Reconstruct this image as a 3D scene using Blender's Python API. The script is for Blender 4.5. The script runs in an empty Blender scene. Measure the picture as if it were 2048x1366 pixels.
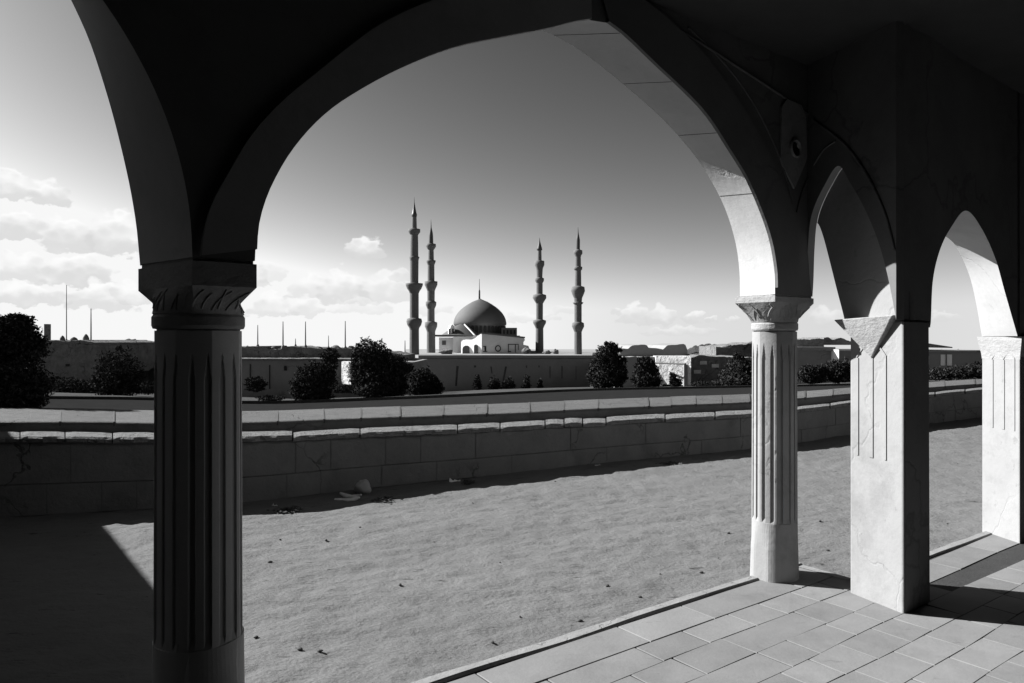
import bpy, math, random
import numpy as np
from mathutils import Vector
H = 1.65                      # eye height in metres; plan constants below are in eye heights
FX = 1450.0
rnd = random.Random(7)
S = bpy.context.scene
COL = S.collection
PI = math.pi

# ------------------------------------------------------------------ helpers
def ray(x): return (x - 1024.0) / FX
def at(x, y, D):                                   # point seen at (x, y) standing D metres away
    return Vector((ray(x) * D, D, H + (680.0 - y) * D / FX))
def onplane(x, y, A, B):                           # point seen at (x, y) on the vertical plane A-B (metres)
    r = ray(x); dx, dy = B[0]-A[0], B[1]-A[1]
    s = (r*A[1] - A[0]) / (dx - r*dy)
    Z = A[1] + s*dy
    return s, H + (680.0 - y) * Z / FX
def onground(x, y, z=0.0):
    D = FX * (H - z) / (y - 680.0)
    return Vector((ray(x)*D, D, z))
def lerp(a, b, t): return a + (b-a)*t
def smooth(t):
    t = min(1, max(0, t)); return t*t*(3-2*t)
def interp(x, pts):
    if x <= pts[0][0]: return pts[0][1]
    for (a, b), (c, d) in zip(pts, pts[1:]):
        if x <= c: return b + (d-b)*(x-a)/(c-a)
    return pts[-1][1]
def resample(pts, n):                              # Catmull-Rom then even arc length
    P = [np.array(p, float) for p in pts]
    P = [2*P[0]-P[1]] + P + [2*P[-1]-P[-2]]
    out = []
    for i in range(1, len(P)-2):
        for k in range(16):
            t = k/16
            a, b, c, d = P[i-1], P[i], P[i+1], P[i+2]
            out.append(.5*((2*b)+(c-a)*t+(2*a-5*b+4*c-d)*t*t+(3*b-a-3*c+d)*t**3))
    out.append(P[-2]); out = np.array(out)
    L = np.concatenate([[0], np.cumsum(np.linalg.norm(np.diff(out, axis=0), axis=1))])
    u = np.linspace(0, L[-1], n)
    return np.stack([np.interp(u, L, out[:, k]) for k in range(out.shape[1])], 1)

LOC = {}
class MB:
    def __init__(s): s.v = []; s.f = []; s.sm = []
    def add(s, vs, fs, smooth=False):
        o = len(s.v); s.v += [tuple(v) for v in vs]
        s.f += [tuple(i+o for i in f) for f in fs]; s.sm += [smooth]*len(fs)
    def box(s, x0, x1, y0, y1, z0, z1):
        s.prism([(x0, y0), (x1, y0), (x1, y1), (x0, y1)], z0, z1)
    def prism(s, poly, z0, z1, top=None):          # footprint polygon (ccw) between two heights
        n = len(poly); top = top or poly
        z0s = z0 if hasattr(z0, '__len__') else [z0]*n
        z1s = z1 if hasattr(z1, '__len__') else [z1]*n
        v = [(p[0], p[1], z) for p, z in zip(poly, z0s)] + [(p[0], p[1], z) for p, z in zip(top, z1s)]
        f = [tuple(range(n-1, -1, -1)), tuple(range(n, 2*n))]
        f += [(i, (i+1) % n, n+(i+1) % n, n+i) for i in range(n)]
        s.add(v, f)
    def obox(s, c, ux, uy, z0, z1):                # box on two plan half-axes
        c = Vector(c); ux = Vector(ux); uy = Vector(uy)
        s.prism([(c-ux-uy), (c+ux-uy), (c+ux+uy), (c-ux+uy)], z0, z1)
    def grid(s, rows, smooth=False, closed=False):
        m, n = len(rows), len(rows[0])
        v = [p for r in rows for p in r]
        f = []
        for i in range(m-1):
            for j in range(n if closed else n-1):
                k = (j+1) % n
                f.append((i*n+j, i*n+k, (i+1)*n+k, (i+1)*n+j))
        s.add(v, f, smooth)
    def lathe(s, c, prof, n=24, smooth=True):      # prof: (radius, z)
        rows = [[(c[0]+r*math.cos(2*PI*k/n), c[1]+r*math.sin(2*PI*k/n), z) for k in range(n)] for r, z in prof]
        s.grid(rows, smooth, True)
        for r in (rows[0], rows[-1]):
            s.add(r, [tuple(range(n))])
    def tube(s, pts, r, n=6, smooth=True):
        pts = [Vector(p) for p in pts]; rows = []
        rs = r if hasattr(r, '__len__') else [r]*len(pts)
        for i, p in enumerate(pts):
            d = (pts[min(i+1, len(pts)-1)] - pts[max(i-1, 0)]).normalized()
            a = d.cross(Vector((0, 0, 1)))
            if a.length < 1e-3: a = d.cross(Vector((1, 0, 0)))
            a.normalize(); b = d.cross(a)
            rows.append([p + a*rs[i]*math.cos(2*PI*k/n) + b*rs[i]*math.sin(2*PI*k/n) for k in range(n)])
        s.grid(rows, smooth, True)
        s.add(rows[0], [tuple(range(n))]); s.add(rows[-1], [tuple(range(n))])
    def blob(s, c, rx, ry, rz, seed, amp=.2, nu=16, nv=10):
        R = random.Random(seed); ph = [(R.uniform(0, 6), R.uniform(0, 6), R.randint(1, 4), R.randint(1, 4)) for _ in range(5)]
        rows = []
        for i in range(nv+1):
            th = PI*i/nv; row = []
            for j in range(nu):
                a = 2*PI*j/nu
                k = 1 + amp*sum(math.sin(p[2]*a+p[0])*math.sin(p[3]*th+p[1]) for p in ph)/3
                row.append((c[0]+rx*k*math.sin(th)*math.cos(a), c[1]+ry*k*math.sin(th)*math.sin(a), c[2]+rz*k*math.cos(th)))
            rows.append(row)
        s.grid(rows, True, True)
    def build(s, name, m, parent=None, bevel=0):
        o0 = LOC.get(parent.name, Vector((0, 0, 0))) if parent else Vector((0, 0, 0))
        me = bpy.data.meshes.new(name)
        me.from_pydata([(v[0]-o0.x, v[1]-o0.y, v[2]-o0.z) for v in s.v], [], s.f)
        me.polygons.foreach_set('use_smooth', s.sm)
        me.materials.append(m)
        o = bpy.data.objects.new(name, me); COL.objects.link(o)
        if parent: o.parent = parent
        LOC[o.name] = o0
        if hasattr(s, 'face'): s.face.build('wall_face', M['wall_shade'], o)
        import bmesh
        bm = bmesh.new(); bm.from_mesh(me)
        bmesh.ops.recalc_face_normals(bm, faces=bm.faces); bm.to_mesh(me); bm.free()
        if bevel:
            b = o.modifiers.new('bevel', 'BEVEL'); b.width = bevel; b.segments = 2; b.limit_method = 'ANGLE'
        return o
def tag(o, label=None, cat=None, group=None, kind=None):
    if label: o['label'] = label
    if cat: o['category'] = cat
    if group: o['group'] = group
    if kind: o['kind'] = kind
    return o
def thing(name, loc, label, cat, group=None):
    o = bpy.data.objects.new(name, None); COL.objects.link(o)
    o.location = loc; o.empty_display_size = .3
    LOC[o.name] = Vector(loc)
    return tag(o, label, cat, group)
def retarget(o, loc):                              # a one-mesh thing gets its origin at its base
    d = Vector(loc); me = o.data
    for v in me.vertices: v.co -= d
    o.location = d; LOC[o.name] = d
    return o

# ------------------------------------------------------------------ materials (all grey: a black and white photograph)
def mat(name, v, var=.15, *a_, island=0, **k_):
    m = mat_(name, v, var, *a_, **k_)
    if island:
        nt = m.node_tree; N = nt.nodes; L = nt.links; p = N['Principled BSDF']
        src = p.inputs['Base Color'].links[0].from_node.inputs[0].links[0].from_socket
        ge = N.new('ShaderNodeNewGeometry'); r = N.new('ShaderNodeMapRange'); r.inputs[3].default_value = 1-island; r.inputs[4].default_value = 1+island
        L.new(ge.outputs['Random Per Island'], r.inputs[0])
        mu = N.new('ShaderNodeMath'); mu.operation = 'MULTIPLY'; L.new(src, mu.inputs[0]); L.new(r.outputs[0], mu.inputs[1])
        for k in range(3): L.new(mu.outputs[0], p.inputs['Base Color'].links[0].from_node.inputs[k])
    return m
def mat_(name, v, var=.15, scale=3.0, bump=.25, bscale=30.0, rough=.9, stretch=(1, 1, 1), stain=0.0, spec=.25, dist=.02, cracks=0.0, cscale=1.3, fleck=0.0):
    m = bpy.data.materials.new(name); m.use_nodes = True
    nt = m.node_tree; N = nt.nodes; L = nt.links
    p = N['Principled BSDF']; p.inputs['Roughness'].default_value = rough
    p.inputs['Specular IOR Level'].default_value = spec
    tc = N.new('ShaderNodeTexCoord'); mp = N.new('ShaderNodeMapping')
    mp.inputs['Scale'].default_value = stretch
    L.new(tc.outputs['Object'], mp.inputs[0])
    n1 = N.new('ShaderNodeTexNoise'); n1.inputs['Scale'].default_value = scale; n1.inputs['Detail'].default_value = 8; n1.inputs['Roughness'].default_value = .65
    L.new(mp.outputs[0], n1.inputs['Vector'])
    mr = N.new('ShaderNodeMapRange'); mr.inputs[1].default_value = .25; mr.inputs[2].default_value = .75
    mr.inputs[3].default_value = v*(1-var); mr.inputs[4].default_value = v*(1+var)
    L.new(n1.outputs[0], mr.inputs[0])
    cur = mr.outputs[0]
    n2 = N.new('ShaderNodeTexNoise'); n2.inputs['Scale'].default_value = bscale; n2.inputs['Detail'].default_value = 6; n2.inputs['Roughness'].default_value = .6
    L.new(mp.outputs[0], n2.inputs['Vector'])
    if stain:
        n3 = N.new('ShaderNodeTexNoise'); n3.inputs['Scale'].default_value = scale*.45; n3.inputs['Detail'].default_value = 10; n3.inputs['Roughness'].default_value = .75
        L.new(mp.outputs[0], n3.inputs['Vector'])
        r = N.new('ShaderNodeMapRange'); r.inputs[1].default_value = .5; r.inputs[2].default_value = .72; r.inputs[3].default_value = 1; r.inputs[4].default_value = 1-stain
        L.new(n3.outputs[0], r.inputs[0])
        mu = N.new('ShaderNodeMath'); mu.operation = 'MULTIPLY'; L.new(cur, mu.inputs[0]); L.new(r.outputs[0], mu.inputs[1]); cur = mu.outputs[0]
    if fleck:                                       # little dark crumbs and hollows, longer than wide
        for fs, lo_, mp_s in ((9.0, .63, (.45, 1.6, 1)), (24.0, .66, (.6, 1.3, 1))):
            m2 = N.new('ShaderNodeMapping'); m2.inputs['Scale'].default_value = mp_s; m2.inputs['Rotation'].default_value = (0, 0, -.25)
            L.new(tc.outputs['Object'], m2.inputs[0])
            nf = N.new('ShaderNodeTexNoise'); nf.inputs['Scale'].default_value = fs; nf.inputs['Detail'].default_value = 5; nf.inputs['Roughness'].default_value = .7
            L.new(m2.outputs[0], nf.inputs['Vector'])
            r = N.new('ShaderNodeMapRange'); r.inputs[1].default_value = lo_; r.inputs[2].default_value = lo_+.07; r.inputs[3].default_value = 1; r.inputs[4].default_value = 1-fleck
            L.new(nf.outputs[0], r.inputs[0])
            mu = N.new('ShaderNodeMath'); mu.operation = 'MULTIPLY'; L.new(cur, mu.inputs[0]); L.new(r.outputs[0], mu.inputs[1]); cur = mu.outputs[0]
    hgt = n2.outputs[0]
    if cracks:
        vo = N.new('ShaderNodeTexVoronoi'); vo.feature = 'DISTANCE_TO_EDGE'; vo.inputs['Scale'].default_value = cscale
        nd = N.new('ShaderNodeTexNoise'); nd.inputs['Scale'].default_value = cscale*2.2; nd.inputs['Detail'].default_value = 6
        L.new(mp.outputs[0], nd.inputs['Vector'])
        va = N.new('ShaderNodeVectorMath'); va.operation = 'SCALE'; va.inputs[3].default_value = .7/cscale
        L.new(nd.outputs['Color'], va.inputs[0])
        vb = N.new('ShaderNodeVectorMath'); vb.operation = 'ADD'; L.new(mp.outputs[0], vb.inputs[0]); L.new(va.outputs[0], vb.inputs[1])
        L.new(vb.outputs[0], vo.inputs['Vector'])
        r = N.new('ShaderNodeMapRange'); r.inputs[1].default_value = .0; r.inputs[2].default_value = .012; r.inputs[3].default_value = 0; r.inputs[4].default_value = 1
        L.new(vo.outputs['Distance'], r.inputs[0])
        # cracks come and go
        n4 = N.new('ShaderNodeTexNoise'); n4.inputs['Scale'].default_value = cscale*.9; L.new(mp.outputs[0], n4.inputs['Vector'])
        r4 = N.new('ShaderNodeMapRange'); r4.inputs[1].default_value = .46; r4.inputs[2].default_value = .54; r4.inputs[3].default_value = 1; r4.inputs[4].default_value = 0
        L.new(n4.outputs[0], r4.inputs[0])
        mx = N.new('ShaderNodeMath'); mx.operation = 'MAXIMUM'; L.new(r.outputs[0], mx.inputs[0]); L.new(r4.outputs[0], mx.inputs[1])
        r5 = N.new('ShaderNodeMapRange'); r5.inputs[3].default_value = 1-cracks; r5.inputs[4].default_value = 1; L.new(mx.outputs[0], r5.inputs[0])
        mu = N.new('ShaderNodeMath'); mu.operation = 'MULTIPLY'; L.new(cur, mu.inputs[0]); L.new(r5.outputs[0], mu.inputs[1]); cur = mu.outputs[0]
        ad = N.new('ShaderNodeMath'); ad.operation = 'MULTIPLY_ADD'; ad.inputs[1].default_value = .8
        L.new(mx.outputs[0], ad.inputs[0]); L.new(n2.outputs[0], ad.inputs[2]); hgt = ad.outputs[0]
    cc = N.new('ShaderNodeCombineColor')
    for k in range(3): L.new(cur, cc.inputs[k])
    L.new(cc.outputs[0], p.inputs['Base Color'])
    b = N.new('ShaderNodeBump'); b.inputs['Strength'].default_value = bump; b.inputs['Distance'].default_value = dist
    L.new(hgt, b.inputs['Height']); L.new(b.outputs[0], p.inputs['Normal'])
    return m
M = dict(
    plaster=mat('pale_plaster', 0.245, .10, 2.2, .22, 22, .85, stain=.38, dist=.012, cracks=.06, cscale=.8, fleck=.24),
    plaster_dim=mat('grey_plaster', 0.24, .12, 2.2, .25, 22, .9, stain=.2, dist=.008),
    lit_plaster=mat('lit_plaster', 0.42, .10, 2.2, .25, 20, .85, stain=.16, dist=.008, cracks=.12, cscale=.8, fleck=.12),  # plaster lightened in colour to make up for missing bounced light
    wall_shade=mat('shade_toned_wall', 0.125, .16, 2.0, .25, 22, .9, stain=.25, dist=.008, cracks=.3, cscale=.7),  # wall tone darkened in colour to stand for the indoor shade
    capital=mat('carved_stone', 0.28, .16, 9, .5, 30, .9, stretch=(1, 1, 1.6), stain=.2, dist=.015),
    dark_plaster=mat('shade_dark_plaster', 0.05, .15, 3, .2, 24, .9, dist=.01),  # plaster darkened in colour to deepen shade in the gallery and side blocks
    old_mortar=mat('old_mortar', 0.085, .3, 3, .4, 20, spec=0),
    streak=mat('damp_streak', .075, .5, 1.2, .2, 6, .95, spec=0, stain=.3),
    joint=mat('dark_joint', .05, .1, 5, .1, 20),
    kerb=mat('kerb_stone', 0.19, .16, 6, .5, 40, .9, stain=.25, cracks=.4, cscale=2.4, dist=.01),
    tile=mat('floor_tile', 0.15, .14, 3.5, .25, 40, .75, stain=.22, dist=.006, island=.13, fleck=.22),
    grout=mat('grout', 0.03, .2, 8, .3, 40),
    sand=mat('packed_sand', 0.118, .10, 1.1, .55, 34, .97, stretch=(.7, 1.2, 1), stain=.14, dist=.03, fleck=.68, spec=.05),
    wallstone=mat('parapet_stone', 0.115, .18, 2.5, .5, 22, .92, stain=.3, cracks=.6, cscale=1.0, dist=.02, spec=.06),
    coping=mat('coping_stone', 0.135, .28, 9, .9, 30, .92, stain=.3, dist=.03, cracks=.4, cscale=2.0, spec=.06),
    pave=mat('pavement_stone', 0.09, .18, 6, .6, 40, .92, stain=.2, dist=.02, cracks=.35, cscale=1.2, island=.12, spec=.06),
    front=mat('facade_render', 0.5, .10, .4, .2, 3, .9, stain=.2, dist=.05),
    pale_rubble=mat('pale_rubble', .5, .4, 1.3, .8, 4, .9, stain=.6, dist=.15, cracks=.6, cscale=.9, spec=0),
    road=mat('asphalt', 0.018, .15, 5, .3, 60, .9, spec=0),
    earth=mat('dry_earth', 0.06, .35, .35, .5, 3.0, .95, stain=.4, dist=.2, spec=0),
    hill=mat('scrub_hill', 0.05, .35, .2, .8, 1.2, .95, stain=.4, dist=.6, spec=0),
    leaf=mat('dark_leaf', 0.028, .45, 1.5, .1, 6, 1.0, spec=0, island=.7),
    bark=mat('bark', .08, .3, 6, .5, 20),
    rubble=mat('rubble_stone', 0.15, .35, 1.1, .9, 3.2, .95, stain=.55, dist=.25, cracks=.6, cscale=.6, spec=0),
    render_=mat('weathered_render', 0.21, .15, .5, .4, 2.5, .92, stain=.3, dist=.1, cracks=.4, cscale=.25, spec=0),
    white=mat('white_render', 0.75, .08, .4, .15, 3, .85, stain=.10, dist=.04),
    minaret=mat('minaret_stone', 0.115, .12, .5, .3, 3, .9, stain=.15, dist=.06),
    lead=mat('lead_sheet', 0.08, .14, .35, .2, 2, .75, stretch=(1, 1, .3), stain=.1, dist=.04),
    spire=mat('dark_spire', .05, .1, 1, .1, 5, .5),
    podium=mat('podium_render', 0.22, .14, .25, .3, 2.0, .92, stain=.22, dist=.08, spec=0),
    darkhole=mat('dark_opening', .02, .1, 2, .05, 5),
    metal=mat('pole_metal', .12, .1, 3, .05, 10, .5),
    paper=mat('paper', 0.6, .05, 20, .2, 40, .8),
    rock=mat('limestone', 0.25, .2, 7, .6, 18, .9, stain=.2),
    pebble=mat('dark_pebble', .05, .2, 20, .3, 60),
    wood=mat('grey_wood', .45, .2, 6, .5, 20, .9, stretch=(4, 1, 1)),
    rooftile=mat('roof_tile', 0.16, .3, 3, .8, 6, .9, stretch=(1, 1, 1), stain=.3, dist=.2),
)

# ------------------------------------------------------------------ sun and sky
EL, AZ = math.radians(34), math.atan2(-.95, .31)
sunv = Vector((math.sin(AZ)*math.cos(EL), math.cos(AZ)*math.cos(EL), math.sin(EL)))
sl = bpy.data.lights.new('sun', 'SUN'); sl.energy = 5.0; sl.angle = math.radians(.5); sl.color = (1, 1, 1)
so = bpy.data.objects.new('sun', sl); COL.objects.link(so)
so.rotation_euler = sunv.to_track_quat('Z', 'Y').to_euler(); so.location = (-20, 10, 30)

def build_sky():
    w = bpy.data.worlds.new("World"); S.world = w; w.use_nodes = True
    nt = w.node_tree; N = nt.nodes; L = nt.links
    bg = N['Background']; bg.inputs[1].default_value = .15
    def mth(op, a, b=None, c=None, clamp=False):
        n = N.new('ShaderNodeMath'); n.operation = op; n.use_clamp = clamp
        for i, v in enumerate((a, b, c)):
            if v is None: continue
            if isinstance(v, (int, float)): n.inputs[i].default_value = v
            else: L.new(v, n.inputs[i])
        return n.outputs[0]
    def ramp(x, a, b, c, d):
        n = N.new('ShaderNodeMapRange'); n.interpolation_type = 'SMOOTHSTEP'
        L.new(x, n.inputs[0])
        for i, v in enumerate((a, b, c, d)):
            if isinstance(v, (int, float)): n.inputs[i+1].default_value = v
            else: L.new(v, n.inputs[i+1])
        return n.outputs[0]
    tc = N.new('ShaderNodeTexCoord'); sp = N.new('ShaderNodeSeparateXYZ'); L.new(tc.outputs['Generated'], sp.inputs[0])
    x, y, z = sp.outputs
    cb = N.new('ShaderNodeCombineXYZ'); L.new(x, cb.inputs[0]); L.new(y, cb.inputs[1]); L.new(mth('MAXIMUM', z, .04), cb.inputs[2])
    sk = N.new('ShaderNodeTexSky'); sk.sky_type = 'NISHITA'; sk.sun_disc = False
    sk.sun_elevation = EL; sk.sun_rotation = AZ; sk.dust_density = 0.8; sk.air_density = 1.0; sk.ozone_density = 1.0
    L.new(cb.outputs[0], sk.inputs[0])
    sc = N.new('ShaderNodeSeparateColor'); L.new(sk.outputs[0], sc.inputs[0])
    base = mth('MINIMUM', mth('MULTIPLY', mth('POWER', sc.outputs[0], SKYP), SKYK), 2.2)     # red-filter film: only the red channel counts
    # clouds, by azimuth and elevation of the direction looked at
    az = mth('ARCTAN2', x, y); el = mth('ARCSINE', z)
    q = N.new('ShaderNodeCombineXYZ'); L.new(az, q.inputs[0]); L.new(mth('MULTIPLY', el, 1.5), q.inputs[1])
    nz = N.new('ShaderNodeTexNoise'); nz.inputs['Scale'].default_value = 42; nz.inputs['Detail'].default_value = 7; nz.inputs['Roughness'].default_value = .55
    L.new(q.outputs[0], nz.inputs['Vector'])
    nc = N.new('ShaderNodeSeparateColor'); L.new(nz.outputs['Color'], nc.inputs[0])
    ax = mth('ADD', az, mth('MULTIPLY', mth('SUBTRACT', nc.outputs[0], .5), .045))
    ey = mth('ADD', el, mth('MULTIPLY', mth('SUBTRACT', nc.outputs[1], .5), .030))
    vo = N.new('ShaderNodeTexVoronoi'); vo.feature = 'SMOOTH_F1'; vo.inputs['Scale'].default_value = 62; vo.inputs['Smoothness'].default_value = .35
    qd = N.new('ShaderNodeVectorMath'); qd.operation = 'MULTIPLY_ADD'; qd.inputs[1].default_value = (.012, .012, 0)
    L.new(nz.outputs['Color'], qd.inputs[0]); L.new(q.outputs[0], qd.inputs[2]); L.new(qd.outputs[0], vo.inputs['Vector'])
    billow = mth('MULTIPLY', mth('SUBTRACT', vo.outputs['Distance'], .42), .75)
    mask = None; shade = None
    for (px, py, wx, hy, st) in CLOUDS:             # a puff: azimuth, base elevation, half width, height, opacity
        a0 = math.atan(ray(px)); ca = math.cos(a0)
        e0 = math.atan((680-py)/FX*ca); rw = wx/FX*ca*ca; rh = hy/FX*ca
        u = mth('MULTIPLY', mth('SUBTRACT', ax, a0), 1/rw)
        v = mth('MULTIPLY', mth('SUBTRACT', ey, e0), 1/rh)
        d = mth('ADD', billow, mth('MULTIPLY_ADD', u, u, mth('POWER', mth('ABSOLUTE', mth('MINIMUM', v, mth('MULTIPLY', v, 4.0))), 2)))
        m_ = mth('MULTIPLY', ramp(d, .62, 1.0, 1, 0), st)
        # bright rim, greyer flat base
        b_ = mth('MULTIPLY', m_, ramp(mth('MULTIPLY_ADD', v, .75, mth('MULTIPLY', billow, .55)), 0.0, .9, .0, 1.0))
        if mask is None: mask, shade = m_, b_
        else:
            keep = mth('SUBTRACT', 1.0, m_)         # nearer puffs over farther ones
            shade = mth('MULTIPLY_ADD', shade, keep, b_)
            mask = mth('MULTIPLY_ADD', mask, keep, m_)
    col = mth('MULTIPLY_ADD', shade, CLOUD_HI-CLOUD_LO, mth('MULTIPLY', mask, CLOUD_LO))
    fin = mth('MULTIPLY_ADD', base, mth('SUBTRACT', 1.0, mask), col)
    cc = N.new('ShaderNodeCombineColor')
    for k in range(3): L.new(fin, cc.inputs[k])
    L.new(cc.outputs[0], bg.inputs[0])
SKYP, SKYK = 2.05, .074
CLOUD_LO, CLOUD_HI = 1.65, 2.6
CLOUDS = [  # px, base py, half width px, height px, opacity
    (20, 385, 60, 48, .8), (95, 402, 52, 50, .85), (40, 470, 60, 52, .85), (135, 490, 65, 66, .85), (232, 494, 62, 80, .85),
    (150, 560, 90, 60, .85), (50, 555, 60, 60, .7), (60, 604, 90, 40, .75), (200, 612, 80, 52, .75), (265, 600, 50, 36, .6),
    (730, 512, 46, 40, .9), (545, 560, 30, 40, .4), (620, 590, 45, 50, .55), (690, 596, 62, 62, .75), (775, 594, 58, 60, .65), (545, 626, 55, 45, .6), (610, 624, 36, 34, .55), (720, 622, 70, 30, .4),
    (500, 566, 40, 44, .6), (800, 560, 30, 30, .5), (860, 622, 50, 22, .4), (1060, 640, 60, 20, .4), (1130, 628, 40, 20, .35), (1360, 668, 90, 18, .4),
    (1265, 640, 34, 36, .65), (1320, 642, 38, 34, .65), (1386, 642, 22, 24, .7), (1425, 640, 14, 12, .6), (1470, 640, 18, 10, .5), (1236, 622, 12, 12, .5),
    (1660, 645, 50, 36, .5), (1890, 640, 40, 20, .4),
]
build_sky()

# ------------------------------------------------------------------ plan of the arcade (metres)
tv = Vector((.804, .595)); nv = Vector((-.595, .804))
def TN(t, n): return tv*t*H + nv*n*H
def V2(x, z): return Vector((x, z))*H
F, Lc = V2(-.711, 1.613), V2(-.9235, 1.80)

C_ = V2(1.061, 2.925)
R_ = F + (C_-F)*onplane(510, 680, F, C_)[0]
dA = (C_-R_).normalized(); nA = Vector((-dA.y, dA.x))
Bc = Lc + R_ - F
D_ = R_ + (C_-R_)*onplane(1625, 680, R_, C_)[0]
TH = .185*H
Cb = C_ + nA*TH; Db = D_ + nA*TH
Q3 = V2(1.429, 2.646); L3 = V2(1.340, 2.874); Q3e = V2(1.598, 2.771); Q3b = L3 + (Q3e-Q3)
Q4 = V2(2.496, 3.563); L4 = V2(2.463, 3.80); Q4e = Q4 + tv*.25*H; Q4b = L4 + tv*.25*H
IMP = 1.185*H; TOP = 2.75*H; CEIL = 2.16*H
dB = (Q3-D_).normalized(); nB = Vector((-dB.y, dB.x))      # points back, away from the camera
if nB.y < 0: nB = -nB

arcade = thing('arcade', (0, 0, 0), 'pale plastered arcade with round and pointed arches on carved columns framing the view', 'arcade')

def plane3(A, B, sz):                               # (s, z) on plane A-B -> 3D
    s, z = sz; p = A + (B-A)*s
    return Vector((p.x, p.y, z))
def arch_mesh(near, far, top, name='arch', mat_='plaster'):
    """near / far: equal lists of 3D points along the opening; wall goes up from them to top"""
    mb = MB()
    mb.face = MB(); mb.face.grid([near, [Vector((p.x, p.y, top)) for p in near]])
    mb.grid([far, [Vector((p.x, p.y, top)) for p in far]])
    mid = [(a+b)/2 for a, b in zip(near, far)]
    mb.grid([near, mid, far], True)
    mb.grid([[Vector((p.x, p.y, top)) for p in near], [Vector((p.x, p.y, top)) for p in far]])
    return mb
def mono(pts):                                      # keep plan parameter increasing
    out = [pts[0]]
    for p in pts[1:]:
        out.append((max(p[0], out[-1][0]+1e-4), p[1]))
    return out

NS = 72
# central arch ------------------------------------------------------------
px_near = [(511, 500), (514, 455), (525, 410), (545, 362), (580, 303), (630, 245), (690, 198), (790, 142), (900, 98), (1000, 76), (1090, 59), (1140, 46), (1180, 40), (1214, 46), (1250, 74),
           (1300, 122), (1400, 219), (1457, 303), (1495, 367), (1533, 462), (1548, 535)]
near = [(0, IMP)] + [onplane(x, y, R_, C_) for x, y in px_near] + [(1, IMP)]
near = resample(mono(near), NS); near[:, 0] = np.clip(near[:, 0], 0, 1)
nA3 = Vector((nA.x, nA.y, 0))
FA, FB = R_ + nA*TH, C_ + nA*TH
px_far = [(900, 0), (965, 12), (1045, 43), (1135, 85), (1200, 131), (1260, 180), (1330, 243), (1390, 312), (1430, 375), (1455, 430), (1472, 490), (1479, 545)]
k0 = int(np.argmax(near[:, 1]))
kc = int(np.argmin(np.abs(near[:, 0]-.22)))
far = [(p[0], p[1] + .14*H*smooth((p[1]-IMP)/(.5*H))) for p in near[:kc:3]] + [onplane(x, y, FA, FB) for x, y in px_far] + [(onplane(1480, 597, FA, FB)[0], IMP)]
far = resample(mono(far), NS)
n3 = [plane3(R_, C_, p) for p in near]; f3 = [plane3(FA, FB, p) for p in far]
A_centre = arch_mesh(n3, f3, TOP).build('arch', M['lit_plaster'], arcade)
near_c = near; n3c, f3c = n3, f3
# left arch ---------------------------------------------------------------
LA0, LA1 = TN(-1.348, 1.72), F                      # near plane runs to the left pier
LB0, LB1 = TN(-1.41, 2.0), Lc
def tpar(A, B, t): return (t*H - A.dot(tv)) / ((B-A).dot(tv))
r_ = .868
nl = []
for k in range(33):
    a = PI - PI*k/32
    nl.append((tpar(LA0, LA1, -.48 + r_*math.cos(a)), IMP + r_*H*math.sin(a)))
nl = resample(nl, NS)
right = [(tpar(LB0, LB1, t), z*H) for t, z in [(.3287, 1.185), (.318, 1.30), (.2956, 1.43), (.255, 1.60), (.202, 1.759), (.12, 1.90), (-.02, 2.0), (-.22, 2.05), (-.5405, 2.07)]]
left = [(1-s, z) for s, z in right[:-1]]
fl = resample(left + right[::-1], NS)
arch_mesh([plane3(LA0, LA1, p) for p in nl], [plane3(LB0, LB1, p) for p in fl], TOP).build('arch', M['lit_plaster'], arcade)
# wall beyond the left arch, off frame
E0n, E0f = TN(-1.63, 1.72), TN(-1.69, 2.0)
mb = MB(); mb.prism([E0n, LA0, LB0, E0f], IMP, TOP); mb.build('impost_block', M['wall_shade'], arcade)
W0n, W0f = TN(-3.0, 1.72), TN(-3.0, 2.0)
mb = MB(); mb.prism([W0n, E0n-tv*.02, E0f-tv*.02, W0f], -.05, TOP); mb.build('end_wall', M['plaster'], arcade)
# pier blocks above the columns
mb = MB(); mb.prism([F, R_, R_+nA*TH, Bc, Lc], IMP, TOP); mb.build('impost_block', M['wall_shade'], arcade)
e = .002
mb = MB(); mb.prism([C_, D_, Db, plane3(FA, FB, (far[-1][0], 0)).to_2d()], IMP, TOP); mb.build('impost_block', M['wall_shade'], arcade)
# screen wall with the narrow pointed arch (plane D-Q3) -------------------
px2 = [(1627, 560), (1629, 500), (1633, 450), (1642, 415), (1662, 373), (1690, 333), (1715, 368), (1742, 415), (1768, 475), (1786, 535), (1798, 590)]
n2 = [(0.0, IMP)] + [onplane(x, y, D_, Q3) for x, y in px2] + [(1.0, onplane(1804, 640, D_, Q3)[1])]
n2 = resample(mono(n2), NS); n2[:, 0] = np.clip(n2[:, 0], 0, 1)
pr = .035*H
Ds, Qs = D_ - nB*pr, Q3 - nB*pr
fr = [plane3(Ds, Qs, p) for p in n2]
mb = arch_mesh(fr, [p + Vector((nB.x, nB.y, 0))*pr*1.0 for p in fr], TOP)
mb.build('arch', M['lit_plaster'], arcade)
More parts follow.
